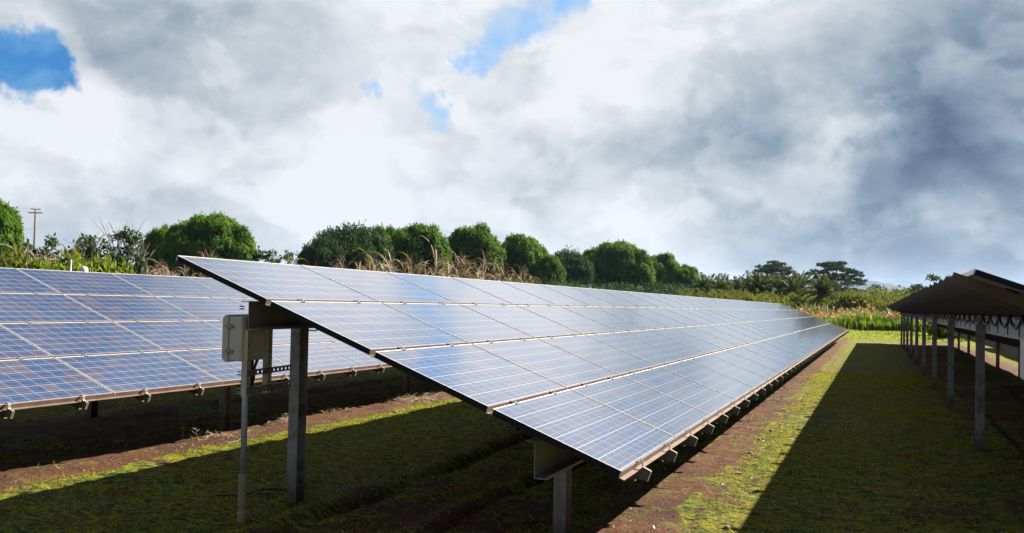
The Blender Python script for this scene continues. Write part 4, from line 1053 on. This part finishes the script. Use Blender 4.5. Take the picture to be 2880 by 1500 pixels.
stone(2045, 1486, .03, 'dark stone on the sunlit moss at the bottom edge', 4); stone(2110, 1272, .03, 'small dark stone in the middle of the sunlit moss strip', 5)
# loose hose end left of the tall post
p = ground_pt(650, 1385); q = ground_pt(812, 1384); e = ground_pt(590, 1400)
mb = MB(); pts = []
for f in np.linspace(0, 1, 14): a_ = e * (1 - f) + q * f; pts.append((a_[0], a_[1] + .04 * math.sin(f * 9), gzf(a_[0], a_[1]) + .006 + .03 * math.sin(f * math.pi) * (f > .6)))
mb.tube(pts, .009, 8); tag(mb.build('hose', M_CABLE, smooth=True), 'black cable lying in the shade left of the tall front post', 'cable')

# moss tufts and clover: ground cover near the camera
def tufts(name, n, box, hgt, wid, mat, seed, keep=None, flat=0.6):
    r = np.random.default_rng(seed); X_ = r.uniform(box[0], box[1], n); Y_ = box[2] + (box[3] - box[2]) * r.random(n) ** 1.5
    if keep is not None: k = keep(X_, Y_, r); X_, Y_ = X_[k], Y_[k]
    Z_ = gz(X_, Y_); P_ = np.stack([X_, Y_, Z_ - .002], 1); n = len(P_)
    D = unit(r.normal(size=(n, 3)) * np.array([1, 1, .3]) + np.array([0, 0, flat])); N_ = unit(r.normal(size=(n, 3)) * .6 + np.array([0, 0, 1]))
    s = np.sqrt(np.maximum(1, np.hypot(X_ - CAM[0], Y_ - CAM[1]) / 8))
    Q = leaf_quads(P_, D, N_, hgt * r.uniform(.4, 1.7, n) * s, wid * r.uniform(.6, 1.3, n) * s)
    return tag(link(name, quads(name, Q, [mat])), kind='stuff')
def mossy(X_, Y_, r):
    xm = (X_ + .36 + 3.025) % 6.05; d = np.abs(xm - 3.025)
    return (d > .34 + .22 * (X_ < -3.2) + .25 * fbm(X_ * 1.5, Y_ * 1.5, 77, 2)) & (fbm(X_ * 1.1, Y_ * 1.1, 78, 3) + .35 * fbm(X_ * 9, Y_ * 9, 79, 2) > -.12)
tufts('moss', 190000, (-7.5, 3.2, -1.2, 22), .022, .012, M_MOSSTUFT, 1, mossy)
tufts('clover', 9000, (-5.5, 3.4, -1.0, 9), .020, .018, M_CLOVER, 2, lambda a, b_, r: fbm(a * 1.3, b_ * 1.3, 90, 2) + r.normal(size=len(a)) * .05 > .10, .3)

tufts('leaf_litter', 1400, (-7.2, 1.6, -1.0, 20), .028, .012, M_DRYLEAF, 5, lambda a, b_, r: (fbm(a * 1.1, b_ * 1.1, 95, 3) + r.normal(size=len(a)) * .12 > .05), .12)
tufts('gravel', 7000, (-7.4, 1.2, -1.0, 16), .016, .014, M_STONE, 7, lambda a, b_, r: (np.abs((a + .36 + 3.025) % 6.05 - 3.025) < .5) & (r.random(len(a)) < .6), .5)
tufts('grass', 12000, (-7.4, 3.2, -1.0, 20), .055, .006, M_BLADE, 6, lambda a, b_, r: (fbm(a * 1.8, b_ * 1.8, 97, 3) + r.normal(size=len(a)) * .06 > .22), 1.3)
# ------------------------------------------------------------------ haze
HZ = bpy.data.materials.new('haze'); HZ.use_nodes = True; t = NT(HZ.node_tree); t.n.clear()
ov = t.node('ShaderNodeOutputMaterial'); pv = t.node('ShaderNodeVolumePrincipled'); t.l.new(pv.outputs[0], ov.inputs['Volume'])
pv.inputs['Color'].default_value = (0.42, 0.58, 0.82, 1); pv.inputs['Density'].default_value = 0.00006; pv.inputs['Anisotropy'].default_value = 0.2
mb = MB(); mb.box((-3800, -700, -16), (3800, 6900, 135)); hz = mb.build('haze', HZ); tag(hz, kind='stuff')
